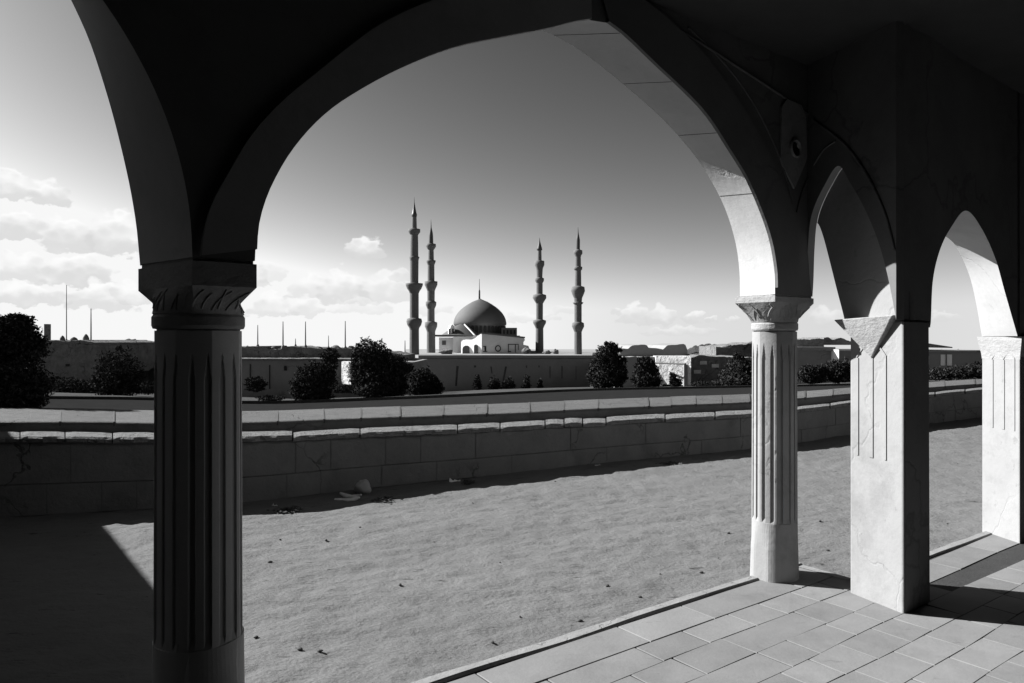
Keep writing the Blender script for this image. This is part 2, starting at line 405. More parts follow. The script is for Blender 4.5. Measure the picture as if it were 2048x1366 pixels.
# inner order of that arch: band between the outer curve and the true opening
px2b = [(1633.5, 446), (1638, 452), (1647, 478), (1660, 528), (1673, 580), (1684, 622), (1690, 648)]
b_out = [plane3(D_, Q3, p) for p in n2]
half = [plane3(D_, Q3, p) for p in resample(mono([onplane(x, y, D_, Q3) for x, y in px2b]), 40)]
k1 = int(np.argmin([abs(p[1]-n2[:, 1].max()) for p in n2]))
zs_ = onplane(1633.5, 446, D_, Q3)[1]; i0 = int(np.argmin(np.abs(n2[:NS//2, 1]-zs_)))
outer = [plane3(D_, Q3, p) for p in resample([onplane(1633.5, 446, D_, Q3)] + [tuple(p) for p in n2[i0+1:]], 40)]
nB3 = Vector((nB.x, nB.y, 0))
mb = MB()
a_ = [p + nB3*.004 for p in outer]; b_ = [p + nB3*.004 for p in half]
back = nB3*.09
mb.grid([a_, b_]); mb.grid([[p+back for p in a_], [p+back for p in b_]]); mb.grid([b_, [p+back for p in b_]])
mb.build('arch_lining', M['plaster'], arcade)
# wall over pillar and right hand arcade ----------------------------------
px3 = [(1862, 640), (1866, 560), (1880, 500), (1902, 455), (1932, 421), (1962, 455), (1990, 515), (2010, 585)]
zQ = onplane(1862, 655, Q3e, Q4)[1]; zQ4 = onplane(2023, 672, Q3e, Q4)[1]
n3_ = [(0.0, zQ)] + [onplane(x, y, Q3e, Q4) for x, y in px3] + [(onplane(2035, 672, Q3e, Q4)[0], zQ4)]
n3_ = resample(mono(n3_), NS)
T3 = nv*.2*H
G0, G1 = Q3e + T3, L4
px3b = [(1896, 476), (1920, 507), (1940, 555), (1953, 610)]
k3 = int(np.argmax(n3_[:, 1]))
f3_ = [tuple(p) for p in n3_[:k3-2:3]] + [onplane(x, y, G0, G1) for x, y in px3b] + [(1.0, zQ4)]
f3_ = resample(mono(f3_), NS)
arch_mesh([plane3(Q3e, Q4, p) for p in n3_], [plane3(G0, G1, p) for p in f3_], TOP).build('arch', M['lit_plaster'], arcade)
Q3x = Q3 - nB*pr
mb = MB(); mb.prism([Q3x, Q3e - (Q3e-Q3)*.0, Q3e + T3, L3 + nB*.1, Q3+nB*.002], 1.074*H, TOP); mb.build('impost_block', M['wall_shade'], arcade)
Q5 = Q4 + tv*3.2*H; Q5b = L4 + tv*3.2*H
mb = MB(); mb.prism([Q4, Q5, Q5b, L4], zQ4, TOP); mb.build('impost_block', M['wall_shade'], arcade)
mb = MB(); mb.prism([Q4 + tv*.26*H, Q5, Q5b, L4 + tv*.26*H], -.05, zQ4-.002); mb.build('end_wall', M['plaster'], arcade)

# ceiling slab, back wall, end walls, roof -----------------------------------
inn = 1.0
BK = -1.25
slab = [TN(-2.95, 1.75), F + nv*.03, R_ + nA*.03, D_ + nA*.03 , Q3 + nB*.0 + tv*.05, Q3e + nv*.03, Q5 + nv*.03, TN(7.4, BK), TN(-2.95, BK)]
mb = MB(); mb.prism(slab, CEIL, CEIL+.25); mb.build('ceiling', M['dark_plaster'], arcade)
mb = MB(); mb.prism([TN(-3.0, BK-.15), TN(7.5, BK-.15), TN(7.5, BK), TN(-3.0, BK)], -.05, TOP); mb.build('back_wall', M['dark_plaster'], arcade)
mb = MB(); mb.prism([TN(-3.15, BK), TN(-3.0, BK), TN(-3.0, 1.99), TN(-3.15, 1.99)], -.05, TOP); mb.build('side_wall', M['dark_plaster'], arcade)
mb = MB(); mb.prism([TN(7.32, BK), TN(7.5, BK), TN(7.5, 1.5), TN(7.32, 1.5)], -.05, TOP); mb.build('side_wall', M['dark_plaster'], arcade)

# mouldings traced on the wall faces
def face(x, y):
    if x < 1622:
        s, z = onplane(x, y, R_, C_); p = R_ + (C_-R_)*s; nn = -nA
    else:
        s, z = onplane(x, y, Ds, Qs); p = Ds + (Qs-Ds)*s; nn = -nB
    return Vector((p.x + nn.x*.004, p.y + nn.y*.004, z))
def band(inner, outer, proud, name, m):
    a = resample([tuple(p) for p in inner], 48); b = resample([tuple(p) for p in outer], 48)
    k = -nA*proud; k = np.array((k.x, k.y, 0)); e2 = k*.02
    mb = MB(); mb.grid([a+e2*0+k*.02, a+k, (a+b)/2+k, b+k, b+k*.02]); return mb.build(name, M[m], arcade)
crown = int(np.argmax(near_c[:, 1]))
inl = [plane3(R_, C_, p) for p in near_c[1:crown]]
band(inl, [face(x, y) for x, y in ((400, 512), (404, 470), (420, 410), (455, 345), (500, 272), (560, 206), (640, 140), (700, 92), (760, 50), (850, 8), (960, -24), (1175, -60))], .022, 'archivolt', 'plaster_dim')
inr = [plane3(R_, C_, p) for p in near_c[crown:-1]]
band(inr, [face(x, y) for x, y in ((1182, -60), (1290, 8), (1352, 60), (1400, 108), (1450, 172), (1500, 248), (1540, 325), (1565, 378), (1583, 425), (1590, 480), (1592, 560))], .022, 'archivolt', 'wall_shade')
for pts, r in (([(1376, 56), (1430, 108), (1480, 168), (1520, 232), (1552, 300), (1570, 350), (1586, 408)], .006),
               ([(1592, 425), (1602, 388), (1616, 352)], .007), ([(1628, 330), (1648, 300), (1672, 282)], .007),
               ([(1335, 48), (1400, 86), (1480, 138), (1560, 190), (1614, 228)], .009), ([(1628, 240), (1690, 288), (1735, 350), (1770, 425), (1790, 500)], .009)):
    Q = resample([tuple(face(x, y)) for x, y in pts], 24)
    mb = MB(); mb.tube(Q, r); mb.build('moulding', M['wall_shade'], arcade)
# joints between the blocks of the lit soffit
for k in (0.535, .60, .68, .80):
    q = int(k*(NS-1)); a, b = n3c[q], f3c[q]
    mb = MB(); mb.tube([a+(b-a)*.01, a.lerp(b, .5), b-(b-a)*.01], .0018, 5); mb.build('soffit_joint', M['joint'], A_centre)
# hexagonal plaque with a round hole
hexp = [(1560, 195), (1608, 215), (1610, 320), (1585, 378), (1558, 322)]
P = [face(x, y) for x, y in hexp]; o3 = Vector((-nA.x, -nA.y, 0))*.012
hc = face(1585, 298); ux = Vector((dA.x, dA.y, 0)); uz = Vector((0, 0, 1)); rr = 15/FX*hc.y/ .9
ringp = [hc + ux*rr*math.cos(a)+uz*rr*math.sin(a) for a in [2*PI*k/24 for k in range(24)]]
hexr = []
for a in [2*PI*k/24 for k in range(24)]:            # hexagon boundary seen from the hole centre
    d2 = Vector((math.cos(a), math.sin(a)))
    best = 1e9
    pl = [Vector(((p-hc).dot(ux), (p-hc).z)) for p in P]
    for i in range(len(pl)):
        p, q_ = pl[i], pl[(i+1) % len(pl)]
        den = d2.x*(q_.y-p.y) - d2.y*(q_.x-p.x)
        if abs(den) < 1e-9: continue
        t_ = (p.x*(q_.y-p.y) - p.y*(q_.x-p.x))/den
        u_ = (p.x*d2.y - p.y*d2.x)/den
        if t_ > 0 and -1e-6 <= u_ <= 1+1e-6: best = min(best, t_)
    hexr.append(hc + ux*best*d2.x + uz*best*d2.y)
mb = MB(); mb.grid([hexr, [p+o3 for p in hexr], [p+o3 for p in ringp], ringp], False, True)
pq = mb.build('wall_plaque', M['plaster'], arcade)
mb = MB(); mb.lathe((0, 0), [(rr*1.02, 0), (rr*1.12, .012), (rr*1.0, .022), (rr*.86, .016), (rr*.84, .002)], 24)
mb.v = [tuple(hc + o3*.9 + ux*v[0] + uz*v[1] + (o3/.012)*v[2]) for v in mb.v]; mb.f = mb.f[:-2]; mb.sm = mb.sm[:-2]
mb.build('vent_ring', M['plaster'], pq)
mb = MB(); mb.lathe((0, 0), [(rr*.84, .003), (rr*.8, .0031)], 24)
mb.v = [tuple(hc + ux*v[0] + uz*v[1] + (o3/.012)*v[2]) for v in mb.v]; mb.build('vent_hole', M['darkhole'], pq)
cs = [hc + o3*1.3 + ux*rr*.8*math.cos(a)*k + uz*rr*.8*math.sin(a)*k for a, k in ((.1, 1), (.4, 1), (.7, 1), (1.0, 1), (.9, .7), (.55, .62), (.2, .75))]
mb = MB(); mb.add(cs + [c + o3*.3 for c in cs], [tuple(range(7)), tuple(range(13, 6, -1))] + [(i, (i+1) % 7, 7+(i+1) % 7, 7+i) for i in range(7)])
mb.build('vent_sky_glint', M['paper'], pq)  # pale piece standing in for sunlit sky seen through the hole

# ------------------------------------------------------------------ columns
def polyray(poly, c, a):                            # distance from c to the polygon boundary along angle a
    d = Vector((math.cos(a), math.sin(a))); best = 1e9
    for i in range(len(poly)):
        p = poly[i]-c; q_ = poly[(i+1) % len(poly)]-c
        den = d.x*(q_.y-p.y) - d.y*(q_.x-p.x)
        if abs(den) < 1e-12: continue
        t_ = (p.x*(q_.y-p.y) - p.y*(q_.x-p.x))/den
        u_ = (p.x*d.y - p.y*d.x)/den
        if t_ > 0 and -1e-6 <= u_ <= 1+1e-6: best = min(best, t_)
    return best
def column(block, R, zneck, zflute, zbase, label, nfl=18, imp=IMP, zcap0=1.115, phase=0.0, fdep=.013, off=(0, 0), mt='plaster', top_overhang=1.03):
    c = sum((Vector(p) for p in block), Vector((0, 0)))/len(block) + Vector(off)*H
    R *= H
    # shaft with flutes
    NA_, rows = 360, []
    zs = [zbase*H] + [zbase*H + .002] + list(np.linspace(zbase*H+.03, zflute*H-.12, 5)) + list(np.linspace(zflute*H-.11, zflute*H+.01, 26)) + [zneck*H]
    for z in zs:
        row = []
        for k in range(NA_):
            a = 2*PI*k/NA_
            u = ((a+phase)/(2*PI)*nfl) % 1.0 - .5   # -.5 .. .5 over one flute
            wd = .23 * min(1, max(0, (zflute*H - z)/.11))
            if z < zbase*H+.01: wd = 0
            x_ = abs(u)
            dep = fdep*H*smooth((wd - x_)/.05 + .0) if wd > 0 else 0
            oct_ = math.cos(PI/8)/math.cos(((a+phase) % (PI/4)) - PI/8)
            r = R*(.55 + .45*oct_/.965) - dep
            taper = 1 + .03*(1 - z/(zneck*H))
            row.append((c.x + r*taper*math.cos(a), c.y + r*taper*math.sin(a), z))
        rows.append(row)
    mb = MB(); mb.grid(rows, False, True)
    sh = mb.build('column', M[mt], arcade)
    if label: sh['label'] = label
    ang = sorted([2*PI*k/64 for k in range(64)] + [math.atan2((Vector(p)-c).y, (Vector(p)-c).x) % (2*PI) for p in block])
    blk = [Vector(p) for p in block]
    rb = [polyray(blk, c, a) for a in ang]
    # base: square foot with broach stops
    def ring(z, fn): return [(c.x + fn(a, b)*math.cos(a), c.y + fn(a, b)*math.sin(a), z) for a, b in zip(ang, rb)]
    mean = sum(rb)/len(rb)
    def sq(a, b): return max(min(b/mean*R, R*1.13), R*1.05)
    mb = MB()
    mb.grid([ring(-.06, lambda a, b: sq(a, b)*1.05), ring(zbase*H*.55, lambda a, b: sq(a, b)*1.0), ring(zbase*H*.8, lambda a, b: lerp(sq(a, b), R*1.03, .5)), ring(zbase*H, lambda a, b: R*1.035), ring(zbase*H+.004, lambda a, b: R*.9)], False, True)
    mb.build('base', M[mt], sh)
    # necking ring
    mb = MB()
    zn = zneck*H; z1 = zn + .038*H
    mb.grid([ring(zn-.002, lambda a, b: R*.94), ring(zn+.006, lambda a, b: R*.95), ring(zn+.008, lambda a, b: R*1.03), ring(zn+.02, lambda a, b: R*1.06), ring(z1-.01, lambda a, b: R*1.06), ring(z1, lambda a, b: R*1.02)], False, True)
    mb.build('neck_ring', M['capital'], sh)
    # capital: round neck swelling to the square block
    mb = MB(); rows = []
    zc = zcap0*H
    rows.append(ring(z1-.002, lambda a, b: R*1.0))
    for k in range(9):
        t = k/8
        e_ = t**1.15
        rows.append(ring(lerp(z1+.004, zc, t), lambda a, b: lerp(R*1.045, b*top_overhang, e_)))
    rows.append(ring(imp-.014, lambda a, b: b*top_overhang))
    rows.append(ring(imp-.012, lambda a, b: b*.97)); rows.append(ring(imp+.001, lambda a, b: b*.97))
    mb.grid(rows, False, True)
    ra = random.Random(int(R*1e5))                  # carved ribs fanning over the capital
    for k in range(34):
        a0 = 2*PI*k/34 + ra.uniform(-.05, .05); da = ra.choice((-.38, -.3, .3, .38)) if k % 5 else .05
        t0, t1 = ra.uniform(.02, .3), ra.uniform(.6, .98); pts = []
        for q in range(8):
            t = lerp(t0, t1, q/7); a = a0 + da*t*t
            r = lerp(R*1.045, polyray(blk, c, a)*top_overhang, t**1.15)
            pts.append((c.x+r*math.cos(a), c.y+r*math.sin(a), lerp(z1+.004, zc, t)))
        mb.tube(pts, .0045, 5)
    mb.build('capital', M['capital'], sh)
    return sh
column([F, R_, Bc, Lc], .0985, 1.022, .975, .285, 'big dark fluted column with carved capital nearest the viewer', 18, phase=.1, off=(.004, .01), zcap0=1.122, fdep=.005, mt='lit_plaster')
column([C_, D_, Db, Cb], .089, 1.035, .99, .238, 'slender half lit fluted column at the right end of the wide arch', 16, phase=.25, zcap0=1.155, fdep=.006)
column([LA0, LB0, E0f, E0n], .1045, 1.022, .975, .285, None, 18)

# square pillars
def pillar(q, l, qe, qb, ztop, label, panel_z, panel_us):
    sh_t = .955
    c = (q+l+qe+qb)/4
    top = [q, q+(qe-q)*sh_t, l+(qb-l)*sh_t, l]
    mb = MB(); mb.prism([q, qe, qb, l], -.06, ztop, top)
    o = mb.build('pillar', M['plaster'], arcade, bevel=.012)
    o['label'] = label
    # shallow raised border lines of the sunk panels
    d = (l-q); nrm = Vector((-d.y, d.x)).normalized()
    if nrm.dot(c-q) > 0: nrm = -nrm
    mb = MB()
    for u0, u1 in panel_us:
        z0, z1 = panel_z
        for ua, ub in ((u0, u0+.035), (u1-.035, u1)):
            p0 = q + d*ua; p1 = q + d*ub
            mb.prism([p0+nrm*.005, p1+nrm*.005, p1-nrm*.02, p0-nrm*.02], z0, z1)
        um = (u0+u1)/2
        for ua, ub in ((u0, um), (um, u1)):          # pointed head
            za, zb = (z1, z1+.07) if ua == u0 else (z1+.07, z1)
            p0 = q + d*ua; p1 = q + d*ub
            v = [p0+nrm*.005, p1+nrm*.005, p1-nrm*.02, p0-nrm*.02]
            mb.prism(v, [za, zb, zb, za], [za+.02, zb+.02, zb+.02, za+.02])
    mb.build('panel_edge', M['plaster'], o)
    return o
p3 = pillar(Q3, L3, Q3e, Q3b, 1.072*H, 'square pillar with one sunlit face and one face toned dark as shade beside the wide arch', (.55*H, .93*H), [(.30, .58), (.58, .86)])
p4 = pillar(Q4, L4, Q4e, Q4b, zQ4-.002, 'far square pillar with pointed incised panel at right edge', (.55*H, .90*H), [(.12, .42), (.42, .72)])
for q, qe, sh_t, zt, pp in ((Q3, Q3e, .955, 1.072*H, p3), (Q4, Q4e, .955, zQ4-.002, p4)):
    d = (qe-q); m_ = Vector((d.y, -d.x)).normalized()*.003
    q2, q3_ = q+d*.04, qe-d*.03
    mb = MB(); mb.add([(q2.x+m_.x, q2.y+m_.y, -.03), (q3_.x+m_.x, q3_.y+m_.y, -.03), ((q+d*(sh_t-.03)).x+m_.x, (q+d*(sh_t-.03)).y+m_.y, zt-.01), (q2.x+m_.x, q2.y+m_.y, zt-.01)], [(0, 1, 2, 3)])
    mb.build('shade_plate', M['wall_shade'], pp)  # thin dark sheet that paints shade onto the pillar's unlit side
# triangular corbel on the lit face, carved
cz = onplane(1745, 640, D_, Q3)[1]
mb = MB()
T = [(1691, 640), (1797, 630), (1745, 716)]
f_ = [onplane(x, y, Q3, L3) for x, y in T]
outp = [Vector(((Q3+(L3-Q3)*s).x, (Q3+(L3-Q3)*s).y, z)) for s, z in f_]
prj = [-nB3*.10, -nB3*.045, -nB3*.012]
fr = [p+q_ for p, q_ in zip(outp, prj)]; bk = [p + nB3*.03 for p in outp]
mb.add(fr+bk, [(0, 1, 2), (5, 4, 3), (0, 3, 4, 1), (1, 4, 5, 2), (2, 5, 3, 0)])
mb.build('corbel', M['capital'], p3, bevel=.006)
mb = MB(); s0, zz = onplane(1700, 668, Q3, L3)
# moulded caps on the dark right side of the pillar and on the far pillar
d3 = (Q3e-Q3)
mb = MB()
for k, (z, g) in enumerate(((.985, 0.0), (1.00, .02), (1.03, .045), (1.055, .06), (1.071, .06))): pass
def cap(q, qe, qb, l, z0, z1, g, parent):
    mb = MB(); c = (q+qe+qb+l)/4
    rows = []
    for t in (0, .05, .3, .6, .85, 1.0):
        k = 1.005 + g*smooth(t)
        rows.append([(c.x+(p-c).x*k, c.y+(p-c).y*k, lerp(z0, z1, t)) for p in (q, qe, qb, l)])
    mb.grid(rows, False, True)
    return mb.build('capital', M['capital'], parent)
cap(Q4, Q4e, Q4b, L4, onplane(2000, 722, Q3e, Q4)[1], zQ4-.004, .16, p4)

# ------------------------------------------------------------------ gallery floor, kerb, paving
rnd = random.Random(11)
KN, KN2, JT = 1.866, 1.573, 2.95
mb = MB(); mb.prism([TN(-3, BK), TN(7.4, BK), TN(7.4, KN2-.02), TN(JT, KN2-.02), TN(JT, KN-.02), TN(-3, KN-.02)], -.30, -.005)
mb.build('floor_bed', M['grout']); tag(bpy.data.objects['floor_bed'], kind='structure')
mb = MB()
def tile(t0, t1, n0, n1, z=0.0, j=.002):
    g = .0009
    zs = [z + rnd.uniform(-j, j) for _ in range(4)]
    wv = lambda t, n: n + (.005*math.sin(t*2.3+n*31) + .003*math.sin(t*7.1+n*17) if n < 1.6 else 0)
    q4 = [TN(t0+g+rnd.uniform(0, .002), wv(t0, n0)+g), TN(t1-g-rnd.uniform(0, .002), wv(t1, n0)+g), TN(t1-g-rnd.uniform(0, .004), wv(t1, n1)-g), TN(t0+g+rnd.uniform(0, .004), wv(t0, n1)-g)]
    b = .0012
    cx = sum(q4, Vector((0, 0)))/4
    qi = [p + (cx-p).normalized()*b*1.4*H for p in q4]
    lo = [(p.x, p.y, -.02) for p in q4]; mid = [(p.x, p.y, zz-.004) for p, zz in zip(q4, zs)]; up = [(p.x, p.y, zz) for p, zz in zip(qi, zs)]
    f = [(i, (i+1) % 4, 4+(i+1) % 4, 4+i) for i in range(4)] + [(4+i, 4+(i+1) % 4, 8+(i+1) % 4, 8+i) for i in range(4)] + [(8, 9, 10, 11)]
    mb.add(lo+mid+up, f)
n = -1.2
row = 0
edges = [1.655 - .127*k for k in range(23)]
for k in range(22):
    n1, n0 = edges[k], edges[k+1]
    t = -1.5 - rnd.uniform(0, .2)
    off = (k % 3)*.02
    while t < 6.5:
        w_ = .19 + rnd.uniform(-.05, .07) + off*.2 + (.16 if rnd.random() < .15 else 0)
        tm = t + w_/2
        if tm < JT-.02 and t+w_ > JT-.02: w_ = JT-.005-t
        if not (t > JT-.06 and n1 > KN2-.20):
            tile(t, t+w_, n0, n1)
        t += w_
# border bands beside the kerb
t = -2.0
while t < JT-.01:
    w_ = min(.42 + rnd.uniform(-.12, .2), JT-.005-t)
    if w_ < .05: break
    tile(t, t+w_, 1.658, 1.812, .001); t += w_
t = JT+.001
while t < 6.5:
    w_ = .40 + rnd.uniform(-.12, .2)
    tile(t, t+w_, KN2-.195, KN2-.05, .001); t += w_
tag(mb.build('gallery_floor', M['tile']), kind='structure')
def kerb(t0, t1, n0, n1):
    rows = []
    for k in range(81):
        t = lerp(t0, t1, k/80); w1 = .0022*math.sin(t*9)+.0018*math.sin(t*23+1); w2 = .002*math.sin(t*13+2)
        zt = .012 + .003*math.sin(t*7)
        pts = [(n0+w2, -.03), (n0+w2, zt-.006), (n0+.006+w2, zt), (n1-.008+w1, zt), (n1+w1, zt-.012), (n1+w1+.002, -.28)]
        rows.append([(*TN(t, nn), z) for nn, z in pts])
    mb = MB(); mb.grid(rows); mb.build('kerb', M['kerb'])
    return mb
k_ = MB()
for (t0, t1, n0, n1) in ((-3, JT, 1.822, KN), (JT+.004, 7.4, KN2-.042, KN2)):
    rows = []
    m_ = int((t1-t0)*22)
    for k in range(m_+1):
        t = lerp(t0, t1, k/m_); w1 = .0022*math.sin(t*9)+.0018*math.sin(t*23+1); w2 = .003*math.sin(t*5.3+2)+.002*math.sin(t*11)
        zt = .012 + .003*math.sin(t*7)
        pts = [(n0+w2, -.03), (n0+w2, zt-.006), (n0+.004+w2, zt), (n1-.006+w1, zt), (n1+w1, zt-.012), (n1+w1+.002, -.28)]
        rows.append([(*TN(t, nn), z) for nn, z in pts])
    k_.grid(rows)
rows = [[(*TN(tt, KN2-.05), z), (*TN(tt, KN+.002), z)] for tt, z in ((JT-.04, .004), (JT, .004), (JT+.002, -.28))]
k_.grid(rows)
tag(k_.build('kerb', M['kerb']), kind='structure')

# ------------------------------------------------------------------ courtyard ground
def vnoise(x, y, seed):
    xi = np.floor(x).astype(int); yi = np.floor(y).astype(int); fx = x-xi; fy = y-yi
    fx = fx*fx*(3-2*fx); fy = fy*fy*(3-2*fy)
    def h(a, b):
        n = (a*374761393 + b*668265263 + seed*144665) & 0xffffffff
        n = ((n ^ (n >> 13))*1274126177) & 0xffffffff
        return ((n ^ (n >> 16)) & 0xffff)/65535.0
    return (h(xi, yi)*(1-fx)+h(xi+1, yi)*fx)*(1-fy)+(h(xi, yi+1)*(1-fx)+h(xi+1, yi+1)*fx)*fy
GZ = -.06
def sheet(name, X, Y, Zf, m, kind='structure'):
    nx, ny = X.shape[1], X.shape[0]
    v = np.stack([X, Y, Zf], -1).reshape(-1, 3)
    i = np.arange((nx)*(ny)).reshape(ny, nx)
    f = np.stack([i[:-1, :-1], i[:-1, 1:], i[1:, 1:], i[1:, :-1]], -1).reshape(-1, 4)
    me = bpy.data.meshes.new(name)
    me.vertices.add(len(v)); me.vertices.foreach_set('co', v.ravel())
    me.loops.add(f.size); me.loops.foreach_set('vertex_index', f.ravel().astype(np.int32))
    me.polygons.add(len(f)); me.polygons.foreach_set('loop_start', np.arange(0, f.size, 4).astype(np.int32))
    me.polygons.foreach_set('loop_total', np.full(len(f), 4, np.int32))
    me.polygons.foreach_set('use_smooth', np.ones(len(f), bool))
    me.update(calc_edges=True); me.validate(); me.materials.append(m)
    o = bpy.data.objects.new(name, me); COL.objects.link(o)
    o['kind'] = kind
    return o
def ground_bump(X, Y):
    a = vnoise(X*1.2+3, Y*2.2, 1)*.022 + vnoise(X*2.6+Y*.8, Y*6.0-X*1.5, 2)*.015 + vnoise(X*6.5+4, Y*12-X*2.5, 3)*.017 + vnoise(X*15+4, Y*26-X*5, 4)*.013
    return a - .033
gx = np.concatenate([np.linspace(-40, -7, 34), np.arange(-6.96, 12.0, .035), np.linspace(12.2, 60, 50)])
gy = np.concatenate([np.linspace(-12, 3.0, 16), np.arange(3.03, 8.0, .03), np.arange(8.0, 16.5, .06)])
X, Y = np.meshgrid(gx, gy)
Zg = GZ + ground_bump(X, Y)
Nn = X*nv.x + Y*nv.y; Tt = X*tv.x + Y*tv.y
inside = (Nn < (KN-.05)*H) & ~((Tt > JT*H) & (Nn > (KN2-.05)*H))
Zg = np.where(inside, -.32, Zg)
sheet('courtyard_ground', X, Y, Zg, M['sand'])

# ------------------------------------------------------------------ low wall, pavement, road: px -> distances (m)
ZF = [(-300, 4.1), (60, 4.3), (490, 4.62), (1000, 5.6), (1510, 6.9), (1650, 7.6), (1910, 9.3), (2300, 12.5)]
ZR = [(-300, 4.3), (60, 4.54), (490, 4.87), (1000, 5.98), (1510, 7.36), (1650, 7.96), (1910, 9.75), (2300, 13.0)]
ZP = [(-300, 5.3), (60, 5.48), (490, 5.62), (1000, 6.91), (1510, 8.45), (1650, 8.96), (1910, 11.0), (2300, 14.5)]
Z1 = [(-300, .45), (60, .4366), (490, .380), (1000, .328), (1510, .292), (1650, .308), (1910, .335), (2300, .34)]
Z2 = [(-300, .50), (60, .489), (490, .4436), (1000, .395), (1510, .3706), (1650, .385), (1910, .385), (2300, .385)]
YF = [(-300, 797), (0, 797), (310, 800), (480, 809), (623, 806), (705, 802), (885, 795), (1065, 786), (1180, 781), (1510, 775), (1700, 771), (1960, 764), (2300, 756)]
def smoothed(tab):
    xs = np.array([p[0] for p in tab], float); ys = np.array([p[1] for p in tab], float)
    gxs = np.linspace(-300, 2300, 261); g = np.interp(gxs, xs, ys)
    k = np.ones(17)/17
    gp = np.concatenate([np.full(8, g[0]), g, np.full(8, g[-1])])
    g2 = np.convolve(gp, k, 'valid')
    return lambda x: float(np.interp(x, gxs, g2))
fZF, fZR, fZP, fZ1, fZ2, fYF = map(smoothed, (ZF, ZR, ZP, Z1, Z2, YF))
PXS = list(range(-300, 2301, 20))
def wp(x, zt, z): Dm = zt*H; return Vector((ray(x)*Dm, Dm, z*H))

low_wall = thing('low_wall', wp(1000, fZF(1000), 0), 'long low stone parapet wall with a pale broken coping across the sandy courtyard', 'wall')
rows = []
for x in PXS:
    z1 = fZ1(x) - .036
    rows.append([wp(x, fZF(x)+.010, -.12), wp(x, fZF(x)+.010, 0.0), wp(x, fZF(x)+.035, z1), wp(x, fZR(x), z1), wp(x, fZR(x), -.12)])
mb = MB(); mb.grid(rows); mb.build('wall_core', M['old_mortar'], low_wall); mb = MB()
rb_ = random.Random(8)
for c0, c1 in ((0.0, .42), (.42, 1.0)):
    x = -290 + rb_.uniform(0, 60)
    while x < 2290:
        wd_ = rb_.choice((70, 110, 150, 190))*(1 if x < 1500 else .7)
        pr_ = rb_.uniform(.004, .010); m_ = max(2, int(wd_/20)); rws = []
        for k in range(m_+1):
            xx = lerp(x+.55, x+wd_-.55, k/m_); z1 = fZ1(xx)-.036
            zl, zh = lerp(-.04, z1, c0)+.0013, lerp(-.04, z1, c1)-.0013
            zf = lerp(fZF(xx)-.02, fZF(xx)+.015, max(0, c0)) - pr_; zg = lerp(fZF(xx)-.02, fZF(xx)+.015, c1) - pr_
            rws.append([wp(xx, zf+.02, zl), wp(xx, zf+.003, zl), wp(xx, zf, zl+.004), wp(xx, zg, zh-.004), wp(xx, zg+.003, zh), wp(xx, zg+.02, zh)])
        mb.grid(rws); mb.add(rws[0], [tuple(range(6))]); mb.add(rws[-1], [tuple(range(6))])
        x += wd_
mb.build('wall_body', M['wallstone'], low_wall)
# vertical joints of the wall as shallow proud slabs
rs = random.Random(5)
# coping stones
x = -280
cuts = [-280, -120, 40, 130, 225, 310, 420, 585, 720, 915, 1000, 1090, 1128, 1165, 1212, 1330, 1430, 1520, 1590, 1660, 1730, 1800, 1870, 1930, 1990, 2060, 2140, 2220, 2290]
for a, b in zip(cuts, cuts[1:]):
    m_ = max(3, int((b-a)/14)); rows = []
    ov = rs.uniform(.010, .028); dz = rs.uniform(-.006, .006); tl = rs.uniform(-.006, .006)
    pa, pb = rs.uniform(0, 6), rs.uniform(0, 6)
    for k in range(m_+1):
        x = lerp(a+1.2, b-1.2, k/m_); z1 = fZ1(x) + dz + tl*(k/m_-.5)
        chip = .006*math.sin(x*.11+pa) + .005*math.sin(x*.31+pb)
        e_ = .02 if k in (0, m_) else 0
        zf = fZF(x) - ov + chip
        rows.append([wp(x, zf+.02, z1-.040), wp(x, zf+.004, z1-.033), wp(x, zf, z1-.012), wp(x, zf+.012+e_*.3, z1-e_*.2), wp(x, (zf+fZR(x))/2, z1+.004-e_*.2), wp(x, fZR(x)-.004, z1+.002-e_*.2), wp(x, fZR(x)-.004, z1-.055)])
    mb = MB(); mb.grid(rows, False); mb.add(rows[0], [tuple(range(7))]); mb.add(rows[-1], [tuple(range(7))])
    mb.build('coping_stone', M['coping'], low_wall)
# raised pavement behind
rows = []
for x in PXS: rows.append([wp(x, fZR(x)+.004, -.1), wp(x, fZR(x)+.004, fZ2(x)-.012), wp(x, fZR(x)+.016, fZ2(x)-.012), wp(x, fZP(x)-.01, fZ2(x)-.012), wp(x, fZP(x), fZ2(x)-.02), wp(x, fZP(x), .05)])
mb = MB(); mb.grid(rows); tag(mb.build('pavement_bed', M['wallstone']), kind='structure')
cuts = [-280, -150, -30, 120, 228, 330, 440, 555, 648, 722, 800, 886, 973, 1060, 1128, 1196, 1297, 1343, 1392, 1444, 1500, 1556, 1610, 1665, 1720, 1775, 1830, 1890, 1950, 2020, 2100, 2180, 2270]
mb = MB()
for a, b in zip(cuts, cuts[1:]):
    m_ = 4; rows = []; dz = rs.uniform(-.004, .004)
    for k in range(m_+1):
        x = lerp(a+.15, b-.15, k/m_); z2 = fZ2(x)+dz; sk_ = 3
        rows.append([wp(x, fZR(x)-.006, z2-.02), wp(x, fZR(x)-.006, z2-.005), wp(x, fZR(x)+.006, z2), wp(x+0, (fZR(x)+fZP(x))/2, z2+.002), wp(x, fZP(x)-.015, z2), wp(x, fZP(x)-.003, z2-.02)])
    mb.grid(rows); mb.add(rows[0], [tuple(range(6))]); mb.add(rows[-1], [tuple(range(6))])
tag(mb.build('pavement', M['pave']), kind='structure')
mb = MB()
